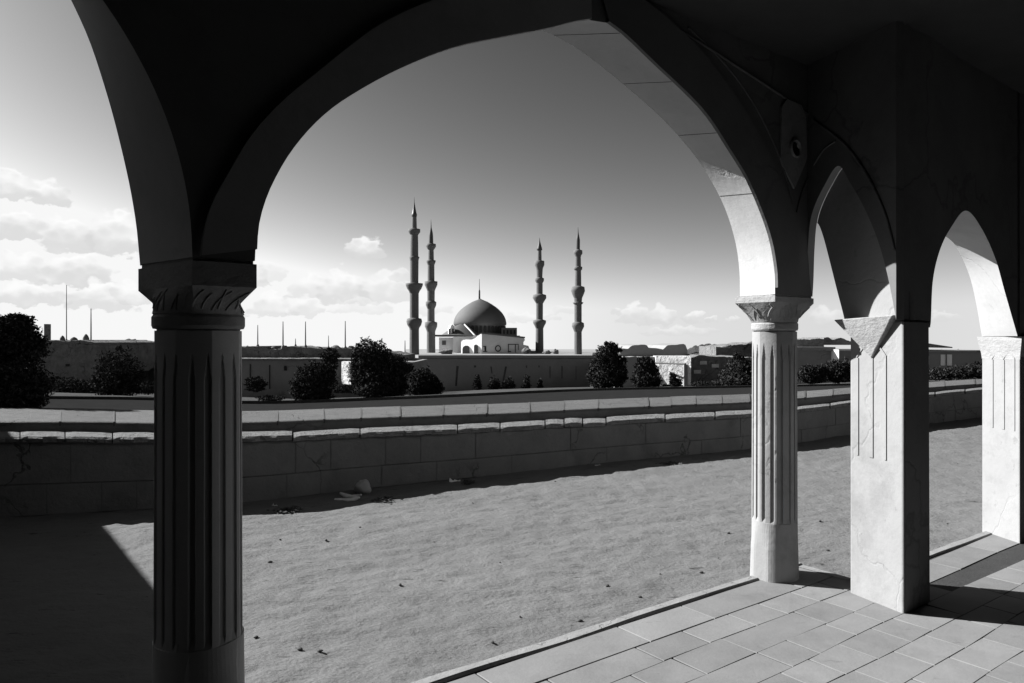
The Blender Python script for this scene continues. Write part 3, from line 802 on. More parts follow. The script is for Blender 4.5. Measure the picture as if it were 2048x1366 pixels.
for k, x in enumerate(cuts[1:-1]):
    w_ = rs.uniform(.9, 1.7); z2 = fZ2(x)+.006
    sk_ = rs.uniform(-2, 2)
    mb.grid([[wp(x-w_, fZR(x)-.008, z2-.03), wp(x+w_, fZR(x)-.008, z2-.03)], [wp(x-w_, fZR(x)-.008, z2-.002), wp(x+w_, fZR(x)-.008, z2-.002)], [wp(x-w_+sk_*.5, (fZR(x)+fZP(x))/2, z2+.001), wp(x+w_+sk_*.5, (fZR(x)+fZP(x))/2, z2+.001)], [wp(x-w_+sk_, fZP(x)-.004, z2-.004), wp(x+w_+sk_, fZP(x)-.004, z2-.004)]])
tag(mb.build('pavement_joints', M['joint']), kind='structure')
# road
def Zfar(x):
    z3 = fZ2(x)-.09; return (1-z3)*FX/(fYF(x)-680), z3
rows = []
for x in PXS:
    zf, z3 = Zfar(x); zp = fZP(x)+.004
    if zf < zp+.4: zf = zp+.4; z3 = 1-(fYF(x)-680)*zf/FX
    rows.append([wp(x, lerp(zp, zf, t), lerp(fZ2(x)-.07, z3, t)) for t in (0, .25, .5, .75, 1)])
mb = MB(); mb.grid(rows, True); tag(mb.build('road', M['road']), kind='structure')
# terrain beyond: falls away from the road edge
YB = [(-300, 776), (0, 776), (300, 784), (480, 792), (623, 797), (705, 794), (830, 787), (1000, 779), (1200, 774), (1510, 768), (1700, 763), (1960, 757), (2300, 750)]
fYB = smoothed(YB)
def terr_y(x, D):
    D0 = rows_far(x)
    if D < 75: return lerp(fYF(x)-.6, fYB(x), smooth((D-D0)/(75-D0)))
    if D < 128: return lerp(fYB(x), fYB(x)-2, (D-75)/53)
    return lerp(fYB(x)-2, 742, min(1, (D-128)/160))
def rows_far(x):
    zf, z3 = Zfar(x); zp = fZP(x)+.004
    return max(zf, zp+.4)*H
def terr(x, D): return at(x, terr_y(x, D), D)
Ds_ = [0, .6, 1.5, 3, 5, 8, 12, 17, 23, 30, 38, 47, 57, 68, 80, 95, 110, 128, 150, 180, 220, 290, 400, 600, 900, 1500]
X = []; Y = []; Z = []
for i, dd in enumerate(Ds_):
    r1, r2, r3 = [], [], []
    for x in range(-1200, 3301, 25):
        xc = min(2300, max(-300, x)); D = rows_far(xc) + dd
        p = at(x, terr_y(xc, D), D)
        w_ = (vnoise(np.array([p.x*.35]), np.array([p.y*.35]), 5)[0]-.5)*.10*min(1, dd/3)
        if dd > 290: p.z -= 0
        r1.append(p.x); r2.append(p.y); r3.append(p.z + w_)
    X.append(r1); Y.append(r2); Z.append(r3)
sheet('ground', np.array(X), np.array(Y), np.array(Z), M['earth'])
# pale verge strip along the far road edge
rows = []
for x in PXS:
    D = rows_far(x)
    a = at(x, fYF(x)-.2, D+.01); b = at(x, terr_y(x, D+1.2), D+1.2)
    rows.append([a+Vector((0, 0, -.12)), a+Vector((0, 0, .05)), b+Vector((0, 0, .05)), b+Vector((0, 0, -.1))])
mb = MB(); mb.grid(rows); tag(mb.build('verge', M['earth']), kind='structure')

# ------------------------------------------------------------------ plants
def foliage(cs, n, leaf, seed, flat_bottom=True):
    """leaf-sized faces through the volume of several ellipsoids cs = (centre, rx, ry, rz)"""
    g = np.random.default_rng(seed)
    wts = np.array([c[1]*c[3] for c in cs]); wts = wts/wts.sum()
    pts = []
    for c, w_ in zip(cs, wts):
        m_ = int(n*w_)
        d = g.normal(size=(m_, 3)); d /= np.linalg.norm(d, axis=1)[:, None]
        r = g.random(m_)**.38
        lump = 1 + .16*np.sin(d[:, 0]*7+g.random()*6)*np.sin(d[:, 2]*6+g.random()*6) + .10*np.sin(d[:, 0]*15+d[:, 2]*13+g.random()*6) + g.normal(size=m_)*.035
        p = d*(r*lump)[:, None]*np.array([c[1], c[2], c[3]]) + np.array(c[0])
        pts.append(p)
    P = np.concatenate(pts)
    m_ = len(P)
    a = g.normal(size=(m_, 3)); a /= np.linalg.norm(a, axis=1)[:, None]
    b = np.cross(a, g.normal(size=(m_, 3))); b /= np.linalg.norm(b, axis=1)[:, None]
    sz = leaf*(.6+.8*g.random(m_))[:, None]
    q0 = P - a*sz; q1 = P + b*sz*.45; q2 = P + a*sz; q3 = P - b*sz*.45
    v = np.stack([q0, q1, q2, q3], 1).reshape(-1, 3)
    return v
def leafmesh(name, v, m, parent):
    o0 = np.array(LOC[parent.name]); v = v - o0
    me = bpy.data.meshes.new(name); nf = len(v)//4
    me.vertices.add(len(v)); me.vertices.foreach_set('co', v.ravel())
    me.loops.add(len(v)); me.loops.foreach_set('vertex_index', np.arange(len(v), dtype=np.int32))
    me.polygons.add(nf); me.polygons.foreach_set('loop_start', np.arange(0, len(v), 4).astype(np.int32)); me.polygons.foreach_set('loop_total', np.full(nf, 4, np.int32))
    me.update(calc_edges=True); me.materials.append(m)
    o = bpy.data.objects.new(name, me); COL.objects.link(o); o.parent = parent; LOC[o.name] = Vector(o0)
    return o
def bush(name, label, cat, D, lobes, n, leaf_px, seed, group=None, base=None, trunk=.05, skirt=True, rag=1.5):
    """lobes in pixels: (cx, cy, rx, ry)"""
    k = D/FX
    x0_, x1_ = min(l[0]-l[2] for l in lobes), max(l[0]+l[2] for l in lobes); yb_ = max(l[1]+l[3] for l in lobes)
    if skirt: lobes = lobes + [((x0_+x1_)/2, yb_-(yb_-min(l[1] for l in lobes))*.22, (x1_-x0_)*.43, (yb_-min(l[1] for l in lobes))*.26)]
    rb = random.Random(seed*7+1); big = list(lobes)
    for _ in range(int(14*rag)):
        l = rb.choice(big); a = rb.uniform(0, 2*PI); q = rb.uniform(.82, 1.1)
        if math.sin(a) > .35: continue
        sz = rb.uniform(.09, .27)*min(l[2], l[3])
        lobes = lobes + [(l[0]+l[2]*q*math.cos(a), l[1]+l[3]*q*math.sin(a), sz, sz*.9)]
    bx = sum(l[0]*l[2] for l in lobes)/sum(l[2] for l in lobes)
    by = base if base else max(l[1]+l[3] for l in lobes)
    root = thing(name, at(bx, by, D), label, cat, group)
    cs = [(tuple(at(l[0], l[1], D + rnd.uniform(-.3, .3)*l[2]*k)), l[2]*k, l[2]*k*.9, l[3]*k) for l in lobes]
    leafmesh('foliage', foliage(cs, int(n*2.2), leaf_px*k*.62, seed), M['leaf'], root)
    mb = MB(); b0 = at(bx, by+3, D); l0 = max(lobes, key=lambda l: l[2]*l[3])
    top = at(l0[0], l0[1], D)
    r0 = max(.03, trunk*l0[2]*k)
    mb.tube([b0, b0.lerp(top, .5), top], [r0*1.3, r0, r0*.5], 8)
    for i in range(5):
        a = rnd.uniform(0, 2*PI); e2 = top + Vector((math.cos(a)*l0[2]*k*.6, math.sin(a)*l0[2]*k*.5, rnd.uniform(.1, .6)*l0[3]*k))
        mb.tube([b0.lerp(top, .55), e2], [r0*.5, r0*.15], 6)
    mb.build('trunk', M['bark'], root)
    return root
G = 'dark shrubs on the slope beyond the road'
bush('tree', 'tall black dense tree just behind the left end of the low wall', 'tree', 9.5, [(18, 690, 62, 55), (35, 655, 34, 28), (28, 775, 68, 62), (66, 690, 26, 26), (5, 700, 40, 40), (38, 642, 18, 14), (-30, 760, 60, 80)], 22000, 6, 1, base=838)
bush('shrub', 'round dark shrub on the left slope beside the near column', 'shrub', 42, [(236, 745, 46, 46), (236, 770, 48, 26)], 3800, 4.2, 2, G, base=790)
bush('shrub', 'large round dark bush left of the bright stone pier', 'shrub', 40, [(628, 760, 43, 36), (628, 782, 34, 22), (648, 748, 26, 24), (600, 778, 20, 20)], 6500, 4.0, 3, G, base=802)
bush('shrub', 'small round dark shrub topping the stone house wall', 'shrub', 58, [(660, 714, 19, 15)], 1400, 3.0, 4, base=730)
bush('tree', 'tallest dark bushy tree with ragged top left of the mosque', 'tree', 48, [(742, 712, 38, 34), (735, 745, 32, 45), (772, 748, 44, 44), (765, 775, 52, 24), (800, 735, 16, 18), (718, 735, 15, 40)], 12500, 4.2, 5, base=800)
bush('shrub', 'dark rounded bush before the left end of the terrace wall', 'shrub', 50, [(846, 762, 26, 28), (868, 775, 20, 18), (832, 778, 18, 14)], 3800, 3.6, 6, G, base=790)
bush('tree', 'dark ragged tree at the right end of the terrace wall', 'tree', 46, [(1214, 715, 26, 26), (1216, 745, 36, 32), (1195, 750, 20, 28), (1238, 742, 17, 32), (1220, 702, 18, 18)], 8500, 3.8, 7, base=780)
bush('shrub', 'cone shaped dark bush before the ruined house', 'shrub', 44, [(1292, 742, 24, 26), (1294, 760, 29, 18), (1290, 728, 18, 14)], 4200, 3.8, 8, G, base=778)
bush('shrub', 'smooth dome shaped dark bush beside the slender column', 'shrub', 40, [(1482, 748, 36, 34), (1482, 762, 46, 18), (1508, 752, 26, 34)], 6500, 3.6, 9, G, base=774)
bush('shrub', 'small slanting dark shrub at the foot of the bright ruin wall', 'shrub', 43, [(1352, 764, 13, 9), (1346, 755, 7, 10)], 900, 3.0, 10, base=774)
bush('shrub', 'low dark hanging shrub on the pale wall left of the mosque', 'shrub', 55, [(511, 768, 22, 14)], 1500, 3.0, 11, base=782)
bush('shrub', 'flat dark ground shrub below the pale house wall', 'shrub', 36, [(541, 796, 27, 5)], 900, 2.6, 12, base=800)
for i, (cx, cy, rx, ry, lab) in enumerate(((955, 765, 9, 15, 'short pointed shrub standing first on the terrace wall foot'), (988, 768, 13, 17, 'broader dark shrub second along the terrace wall foot'),
        (1018, 768, 14, 15, 'lowest wide shrub in the middle of the terrace wall'), (1053, 768, 9, 18, 'tall narrow dark shrub fourth along the terrace wall'), (1080, 770, 6, 14, 'thinnest dark shrub toward the right of the terrace wall'))):
    bush('shrub', lab, 'shrub', 82, [(cx, cy, rx*.8, ry), (cx, cy+6, rx, ry*.6)], 1100, 2.4, 20+i, 'small shrubs along the terrace wall', base=cy+ry)
bush('shrub', 'broad dark bush below the tiled house, left one', 'shrub', 42, [(1618, 748, 22, 18), (1640, 745, 14, 16)], 2600, 3.6, 30, G, base=766)
bush('shrub', 'dark bush below the tiled house next to the square pillar', 'shrub', 42, [(1672, 742, 24, 22), (1695, 740, 16, 22)], 2800, 3.6, 31, G, base=764)
bush('shrub', 'long dark hedge in front of the shed at far right', 'shrub', 44, [(1875, 748, 26, 12), (1915, 745, 30, 14), (1955, 742, 30, 16)], 3600, 3.4, 32, G, base=760)

bush('shrub', 'low dark shrub mass below the stone building at far left', 'shrub', 50, [(130, 772, 50, 16), (170, 778, 40, 12)], 3000, 3.2, 40, G, base=790)
bush('shrub', 'low dark shrub strip right against the near column', 'shrub', 50, [(298, 775, 30, 12)], 1400, 3.2, 41, G, base=788)
bush('shrub', 'dark low growth at the foot of the bright stone pier', 'shrub', 54, [(692, 776, 16, 7), (674, 780, 10, 6)], 900, 2.6, 42, G, base=784)
bush('shrub', 'low dark growth along the foot of the ruined house', 'shrub', 46, [(1405, 768, 26, 6), (1436, 766, 20, 7)], 1200, 2.6, 43, G, base=774)
# ------------------------------------------------------------------ buildings on the slope
def pxbox(mb, x0, x1, y0, y1, D, depth, jag=0):      # box whose front face spans the pixels at distance D
    a, b = at(x0, y0, D), at(x1, y1, D)
    mb.box(a.x, b.x, D, D+depth, b.z, a.z)
def jagged_wall(mb, x0, x1, ytop, ybot, D, depth, amp, seed, step=6):
    R = random.Random(seed); n_ = max(3, int((x1-x0)/step)); y = 0
    tops = []
    for k in range(n_+1):
        y = y*.6 + R.uniform(-amp, amp)
        xx = lerp(x0, x1, k/n_); tops.append((xx, (interp(xx, ytop) if hasattr(ytop, '__len__') else ytop) + y))
    f0 = [at(x, ybot, D) for x, _ in tops]; f1 = [at(x, yy, D) for x, yy in tops]
    bk = Vector((0, depth, 0))
    mb.grid([f0, f1, [p+bk for p in f1], [p+bk for p in f0]])
    mb.add([f0[0], f1[0], f1[0]+bk, f0[0]+bk], [(0, 1, 2, 3)]); mb.add([f0[-1], f1[-1], f1[-1]+bk, f0[-1]+bk], [(0, 1, 2, 3)])
def bld(name, x, y, D, label, cat='building', group=None): return thing(name, at(x, y, D), label, cat, group)

# left: flat dark building with three little domes, hill
b = bld('stone_building', 140, 790, 66, 'low dark stone building with three small knobs on its roof, far left')
mb = MB(); jagged_wall(mb, 60, 192, [(60, 683), (118, 680), (120, 682), (160, 681), (186, 682), (192, 690)], 800, 66, 12, 1.3, 3, 4); mb.build('wall', M['rubble'], b)
for cx, w_, h_ in ((125, 5, 10), (148, 7, 7), (172, 6, 13)):
    p = at(cx, 681, 67.5); k = 67.5/FX
    mb = MB(); mb.lathe((p.x, p.y), [(w_*k, p.z-.1), (w_*k*.95, p.z+h_*k*.35), (w_*k*.6, p.z+h_*k*.75), (w_*k*.15, p.z+h_*k)], 12); mb.build('roof_knob', M['rubble'], b)
p = at(92, 652, 67); mb = MB(); pxbox(mb, 88, 95, 648, 690, 67, .5); mb.build('chimney', M['rubble'], b)
mb = MB(); pxbox(mb, 131, 138, 728, 733, 65.9, .2); mb.build('window', M['darkhole'], b)
# hill
def ridge(name, xs, D, depth, seed, m=None):
    R = np.random.default_rng(seed); rows = []
    x0, x1 = xs[0][0], xs[-1][0]; n_ = int((x1-x0)/4)
    X = np.zeros((9, n_+1)); Y = X.copy(); Z = X.copy()
    for k in range(n_+1):
        x = lerp(x0, x1, k/n_); yt = interp(x, xs) + R.normal()*1.1
        for j, t in enumerate((0, .15, .35, .6, .85, 1.0, 1.15, 1.5, 2.0)):
            d = D + depth*(t-1)
            prof = math.sin(min(1, t)*PI/2) if t <= 1 else max(0, 1-(t-1)*.6)
            top = at(x, yt, D).z; b0 = at(x, 800, D).z
            p = at(x, 700, d)
            X[j, k] = p.x; Y[j, k] = d; Z[j, k] = lerp(b0, top, prof) + R.normal()*.06
    o = sheet(name, X, Y, Z, m or M['hill']); return o
ridge('hill', [(150, 700), (190, 686), (230, 681), (262, 678), (300, 684), (340, 690), (400, 692), (480, 694), (540, 699)], 100, 45, 1)
ridge('hill', [(1180, 709), (1230, 703), (1260, 700), (1310, 702), (1370, 700), (1395, 690), (1420, 686), (1445, 690), (1480, 702), (1560, 704), (1660, 700), (1780, 700), (1860, 698), (1960, 702), (2100, 704)], 104, 40, 2)
ridge('hill', [(700, 712), (760, 708), (810, 707), (850, 708), (900, 709), (930, 711)], 150, 30, 3)
# house left of the mosque
b = bld('stone_house', 590, 785, 60, 'long low pale stone house with flat broken roof and wall cracks left of the mosque', 'house')
mb = MB(); jagged_wall(mb, 440, 830, [(440, 718), (520, 718), (600, 719), (700, 722), (830, 724)], 800, 60, 9, .7, 4); mb.build('wall', M['render_'], b)
mb = MB(); jagged_wall(mb, 440, 812, [(440, 693), (530, 693), (536, 698), (560, 699), (575, 693), (590, 693), (657, 697), (700, 697), (812, 709)], 720, 63, 6, 1.0, 5, 5); mb.build('upper_wall', M['rubble'], b)
mb = MB(); jagged_wall(mb, 440, 700, 717.2, 720.4, 59.6, 3.6, .5, 6); mb.build('roof_slab', M['rubble'], b)
# the sunlit masonry pier turns a face to the sun
def wedge(x0, x1, y0, y1, D, turn, mname, parent, name='buttress'):
    a, c = at(x0, y0, D), at(x1, y1, D); mb = MB()
    w_ = c.x-a.x
    poly = [(a.x, D), (c.x, D - w_*turn), (c.x + .3, D + 1.2), (a.x, D + 1.2)]
    mb.prism(poly, c.z, a.z); return mb.build(name, M[mname], parent)
rq = random.Random(9)
for x_, w_, h_ in ((495, 8, 4), (548, 6, 3), (672, 10, 5), (703, 7, 4), (640, 5, 2.5), (474, 7, 5)):
    p = at(x_, 696, 64); k = 64/FX
    mb = MB(); mb.blob(p, w_*k, w_*k, h_*k, x_, .4, 10, 6); mb.build('roof_rubble', M['rubble'], b)
for x_ in (505, 592, 668, 700):
    mb = MB(); pxbox(mb, x_, x_+rq.uniform(6, 16), 700+rq.uniform(0, 6), 714, 62.9, .3); mb.build('broken_course', M['rubble'], b)
wedge(683, 707, 723, 768, 58.8, 1.0, 'pale_rubble', b)
for x_, y0_, y1_ in ((539, 730, 778), (500, 728, 756)):
    mb = MB(); pxbox(mb, x_-.7, x_+.7, y0_, y1_, 59.93, .1); mb.build('crack', M['darkhole'], b)
mb = MB(); pxbox(mb, 568, 573, 732, 741, 59.93, .12); mb.build('window', M['darkhole'], b)
# right: ruined house
b = bld('ruined_house', 1390, 772, 58, 'ruined stone house with broken flat roofs and one bright sunlit wall', 'house')
mb = MB(); jagged_wall(mb, 1240, 1320, 714, 790, 58, 8, .8, 8); mb.build('wall', M['podium'], b)
mb = MB(); jagged_wall(mb, 1240, 1375, [(1240, 697), (1258, 698), (1262, 691), (1292, 689), (1298, 696), (1318, 697), (1329, 699), (1331, 691), (1370, 688), (1375, 700)], 716, 60, 8, .5, 9, 4); mb.build('upper_wall', M['podium'], b)
mb = MB(); jagged_wall(mb, 1368, 1380, [(1368, 728), (1380, 730)], 790, 56, 8, .8, 10, 3); mb.build('pier', M['podium'], b)
mb = MB(); jagged_wall(mb, 1378, 1515, [(1378, 716), (1400, 711), (1450, 714), (1515, 716)], 790, 57, 8, 1.0, 12, 5); mb.build('wall', M['rubble'], b)
wedge(1312, 1371, 712, 768, 57.6, .75, 'pale_rubble', b, 'sunlit_wall')
mb = MB(); a, c = at(1312, 726, 57.2), at(1371, 728, 54.6); mb.tube([a, c], .07, 6); mb.build('beam', M['bark'], b)
mb = MB(); jagged_wall(mb, 1432, 1600, [(1432, 694), (1480, 690), (1512, 686), (1600, 684)], 735, 66, 6, 1.6, 13, 4); mb.build('upper_wall', M['rubble'], b)
for x_, y_, w_, h_ in ((1244, 696, 6, 3), (1322, 697, 5, 3), (1455, 693, 10, 4), (1505, 686, 9, 3), (1540, 684, 7, 4)):
    p = at(x_, y_, 64); k = 64/FX
    mb = MB(); mb.blob(p, w_*k, w_*k, h_*k, x_, .4, 10, 6); mb.build('roof_rubble', M['rubble'], b)
for x_, y_ in ((1400, 722), (1424, 728), (1462, 724), (1388, 740), (1446, 744)):
    mb = MB(); pxbox(mb, x_, x_+14, y_, y_+7, 56.93, .3); mb.build('wall_stone', M['pale_rubble'], b)
# tiled house
b = bld('tiled_house', 1660, 765, 56, 'white walled house with a worn tiled roof seen between the two columns', 'house')
mb = MB(); pxbox(mb, 1590, 1780, 700, 790, 56, 7); mb.build('wall', M['render_'], b)
mb = MB(); pxbox(mb, 1586, 1671, 694, 701.5, 55.7, 7.6); mb.build('roof_slab', M['render_'], b)
mb = MB(); jagged_wall(mb, 1592, 1648, [(1592, 679), (1648, 677)], 696, 57, 5, .9, 15, 3); mb.build('roof', M['rooftile'], b)
mb = MB(); jagged_wall(mb, 1648, 1785, [(1648, 676), (1656, 674), (1665, 680), (1683, 676), (1700, 682), (1785, 684)], 690, 58, 5, .8, 16, 3); mb.build('roof', M['rooftile'], b)
wedge(1667, 1674, 699, 738, 55.6, 1.2, 'white', b, 'pilaster')
# shed
b = bld('shed', 1900, 758, 56, 'small flat roofed shed with two pale windows at far right', 'shed')
mb = MB(); pxbox(mb, 1835, 1985, 704, 780, 56, 6); mb.build('wall', M['podium'], b)
a, c = at(1840, 685, 55.6), at(1905, 698, 55.6)
mb = MB(); mb.prism([(a.x, 55.6), (c.x, 55.6), (c.x, 61), (a.x, 61)], [at(0, 694, 55.6).z, at(0, 696, 55.6).z]*1 + [at(0, 696, 55.6).z, at(0, 694, 55.6).z], [at(0, 684, 55.6).z, at(0, 694, 55.6).z, at(0, 694, 55.6).z, at(0, 684, 55.6).z]); mb.build('roof', M['rooftile'], b)
mb = MB(); pxbox(mb, 1830, 1990, 700.5, 704.5, 55.6, 6.6); mb.build('roof_slab', M['render_'], b)
for x0, x1, y0, y1 in ((1848, 1858, 712, 730), (1882, 1904, 709, 731)):
    mb = MB(); pxbox(mb, x0, x1, y0, y1, 55.93, .12); w_ = mb.build('window', M['white'], b)
    mb = MB(); pxbox(mb, (x0+x1)/2-.8, (x0+x1)/2+.8, y0, y1, 55.86, .06); mb.build('frame', M['bark'], w_)

# poles
def pole(x, y0, y1, D, r, label):
    p0, p1 = at(x, y1, D), at(x, y0, D)
    mb = MB(); mb.tube([p0, p0.lerp(p1, .5), p1], [r, r*.8, r*.5], 8)
    mb.lathe((p0.x, p0.y), [(r*2.6, p0.z-.3), (r*2.4, p0.z+.15), (r*1.2, p0.z+.3)], 8)
    return retarget(tag(mb.build('pole', M['metal']), label, 'pole', 'thin poles on the skyline'), p0)
pole(133, 570, 684, 70, .05, 'tallest thin pole on the skyline at far left')
pole(182, 617, 686, 68, .07, 'dark pole beside the roof knobs at far left')
pole(515.5, 650, 695, 64, .06, 'pole on the house roof closest to the near column')
pole(566, 643, 697, 64, .07, 'tapered pole second from the near column on the house roof')
pole(591, 677, 695, 64, .05, 'short stubby pole between two tall poles on the house roof')
pole(611, 643, 696, 64, .065, 'tall pole in the middle of the house roof')
pole(657, 671, 699, 64, .045, 'medium short pole right of the middle of the roof')
pole(690.5, 642, 699, 64, .065, 'tall pole next to the ragged tree')
pole(810, 681, 708, 94, .08, 'small mast at the foot of the tallest minaret')

# ------------------------------------------------------------------ terrace and mosque
TD = 92.0
ter = bld('terrace_wall', 1000, 780, TD, 'broad plain terrace wall carrying the mosque, with dark streaks', 'wall')
mb = MB()
poly = [at(838, 715, TD), at(1196, 715, TD)]
zt = at(0, 717, TD).z; zb = at(0, 800, TD).z
pts = [at(822, 715, TD+4), at(815, 715, TD+9), at(815, 715, TD+60), at(1235, 715, TD+60), at(1205, 715, TD+4), at(1190, 715, TD), at(842, 715, TD)]
mb.prism([(p.x, p.y) for p in pts], zb, zt); mb.build('wall', M['podium'], ter)
mb = MB(); k = .35
cp = [(p.x + (.3 if p.x > 0 else -.3), p.y + (-.25 if p.y < TD+10 else 0)) for p in pts]
mb.prism(cp, zt+.06, at(0, 710.5, TD).z); mb.build('coping', M['podium'], ter)
rs = random.Random(3)
for x, y0, y1, w_, lean in ((915, 732, 772, 5, -3), (950, 731, 735, 5, 0), (982, 733, 747, 3, 2), (1012, 733, 786, 4, -10), (1053, 731, 736, 3, 0), (1078, 731, 735, 3, 0), (1100, 733, 756, 1.6, 0), (1124, 732, 757, 2, 0), (1152, 732, 760, 1.2, 0)):
    a, c = at(x, y0, TD-.02), at(x+lean, y1, TD-.02); k = w_*TD/FX/2
    mb = MB(); mb.add([a+Vector((-k, 0, 0)), a+Vector((k, 0, 0)), c+Vector((k*.7, 0, 0)), c+Vector((-k*.7, 0, 0))] + [v+Vector((0, .1, 0)) for v in (a+Vector((-k, 0, 0)), a+Vector((k, 0, 0)), c+Vector((k*.7, 0, 0)), c+Vector((-k*.7, 0, 0)))], [(0, 1, 2, 3), (7, 6, 5, 4), (0, 4, 5, 1), (1, 5, 6, 2), (2, 6, 7, 3), (3, 7, 4, 0)])
    mb.build('wall_streak', M['streak'], ter)

MD = 112.0; kM = MD/FX
def mz(y, D=MD): return H + (680.0-y)*D/FX
mos = bld('mosque', 958, 707, MD, 'white domed mosque with stepped roofs and a grey dome on the terrace', 'mosque')
cx, cy = ray(960)*(MD+9), MD+9; kd = (MD+9)/FX
def dz(y): return H + (680.0-y)*(MD+9)/FX
mb = MB(); mb.lathe((cx, cy), [(.02, dz(597)), (4*kd, dz(599)), (15*kd, dz(603.5)), (24.5*kd, dz(609)), (32.5*kd, dz(614.5)), (39*kd, dz(620)), (44.5*kd, dz(626)), (48.5*kd, dz(632)), (51.2*kd, dz(638)), (52.6*kd, dz(644)), (53*kd, dz(648)), (52*kd, dz(651)), (48*kd, dz(652))], 48)
dome = mb.build('dome', M['lead'], mos)
mb = MB(); mb.tube([(cx-.1, cy, dz(600)), (cx-.1, cy, dz(582)), (cx-.1, cy, dz(579)), (cx-.1, cy, dz(558))], [.16, .14, .06, .03], 8); mb.build('finial', M['spire'], dome)
mb = MB(); mb.lathe((cx, cy), [(50*kd, dz(650.5)), (50*kd, dz(669)), (54*kd, dz(669.5)), (54*kd, dz(673))], 32, False); drum = mb.build('drum', M['minaret'], mos)
for k in range(20):
    a = -PI*.98 + PI*.96*k/19 ; x_, y_ = cx+math.cos(a)*50.2*kd, cy+math.sin(a)*50.2*kd
    mb = MB(); tn_ = Vector((-math.sin(a), math.cos(a)))*.26; rd = Vector((math.cos(a), math.sin(a)))*.12
    c2 = Vector((x_, y_)); zz0, zz1 = dz(666), dz(655.5)
    top = [(c2 + tn_*math.cos(b_) , zz1 + .26*math.sin(b_)) for b_ in (0, PI/4, PI/2, 3*PI/4, PI)]
    out = [(c2+tn_, zz0)] + top + [(c2-tn_, zz0)]
    vs = [((p+rd).x, (p+rd).y, z_) for p, z_ in out] + [((p-rd).x, (p-rd).y, z_) for p, z_ in out]
    n_ = len(out); mb.add(vs, [tuple(range(n_)), tuple(range(2*n_-1, n_-1, -1))] + [(i, (i+1) % n_, n_+(i+1) % n_, n_+i) for i in range(n_)])
    mb.build('window', M['darkhole'], drum)
# main hall under the drum
def mbox(x0, x1, y0, y1, D, dep, m, name, parent=mos):
    mb = MB(); a, c = at(x0, y0, D), at(x1, y1, D); mb.box(a.x, c.x, D, D+dep, c.z, a.z); return mb.build(name, M[m], parent)
mbox(906, 1040, 671, 712, MD, 20, 'white', 'hall')
# half dome on the left with ribs
hx, hy = ray(922)*(MD+5), MD+5
mb = MB(); kk = (MD+5)/FX
prof = [(.05, H+(680-648)*kk), (10*kk, H+(680-651)*kk), (22*kk, H+(680-658)*kk), (32*kk, H+(680-665)*kk), (40*kk, H+(680-670.5)*kk)]
mb.lathe((hx, hy), prof, 32); hd = mb.build('half_dome', M['lead'], mos)
mb = MB(); mb.tube([(hx+.6, hy-.5, H+(680-649)*kk), (hx+1.6, hy-2.4, H+(680-661)*kk), (hx+2.4, hy-3.4, H+(680-671)*kk)], .13, 6); mb.build('rib', M['front'], hd)
mb = MB(); p = at(903, 660, MD+3); mb.lathe((p.x, p.y), [(7*kM, mz(672)), (7*kM, mz(657)), (5*kM, mz(651)), (.05, mz(648))], 16); tw = mb.build('turret', M['white'], mos)
for xx in (899, 906):
    mb = MB(); a = at(xx, 658, MD+3-7.2*kM); mb.box(a.x-.12, a.x+.12, a.y-.0, a.y+.3, mz(668), mz(657)); mb.build('window', M['darkhole'], tw)
# eave over the left wing
mbox(868, 945, 669.5, 673, MD-1.2, 9, 'lead', 'eave')
mbox(878, 906.2, 675, 712, MD+1, 8, 'white', 'left_wing')
mbox(884, 892, 681, 690, MD+.93, .2, 'minaret', 'window')
# right hand upper block with little windows
blk = mbox(1003, 1034, 655.5, 678, MD-2, 8, 'minaret', 'upper_block')
for xx in (1008, 1015, 1022, 1029):
    mbox(xx-1.6, xx+1.6, 660, 668, MD-2.06, .2, 'darkhole', 'window', blk)
# front block: broad gable roof line falling to the right, barrel porch on the left
FD = 102.0
def fz(y): return H + (680-y)*FD/FX
mb = MB(); xs = [at(x, 0, FD).x for x in (966, 972, 1048, 1046, 1058)]
prf = [(964, 712), (964, 667), (1048, 676), (1050, 680), (1047, 684), (1047, 690), (1057, 692), (1060, 700), (1062, 712)]
vf = [(at(x, y, FD).x, FD, fz(y)) for x, y in prf]; vb = [(v[0], FD+9, v[2]) for v in vf]; n_ = len(prf)
mb.add(vf+vb, [tuple(range(n_)), tuple(range(2*n_-1, n_-1, -1))] + [(i, (i+1) % n_, n_+(i+1) % n_, n_+i) for i in range(n_)])
fb = mb.build('front_block', M['front'], mos)
mb = MB(); v1 = [(at(x, y, FD).x, fz(y)) for x, y in ((962, 664.5), (1050, 673.5), (1050, 676.5), (962, 667.5))]
mb.add([(x, FD-.25, z) for x, z in v1]+[(x, FD+9.2, z) for x, z in v1], [(0, 1, 2, 3), (7, 6, 5, 4), (0, 4, 5, 1), (1, 5, 6, 2), (2, 6, 7, 3), (3, 7, 4, 0)])
mb.build('cornice', M['lead'], fb)
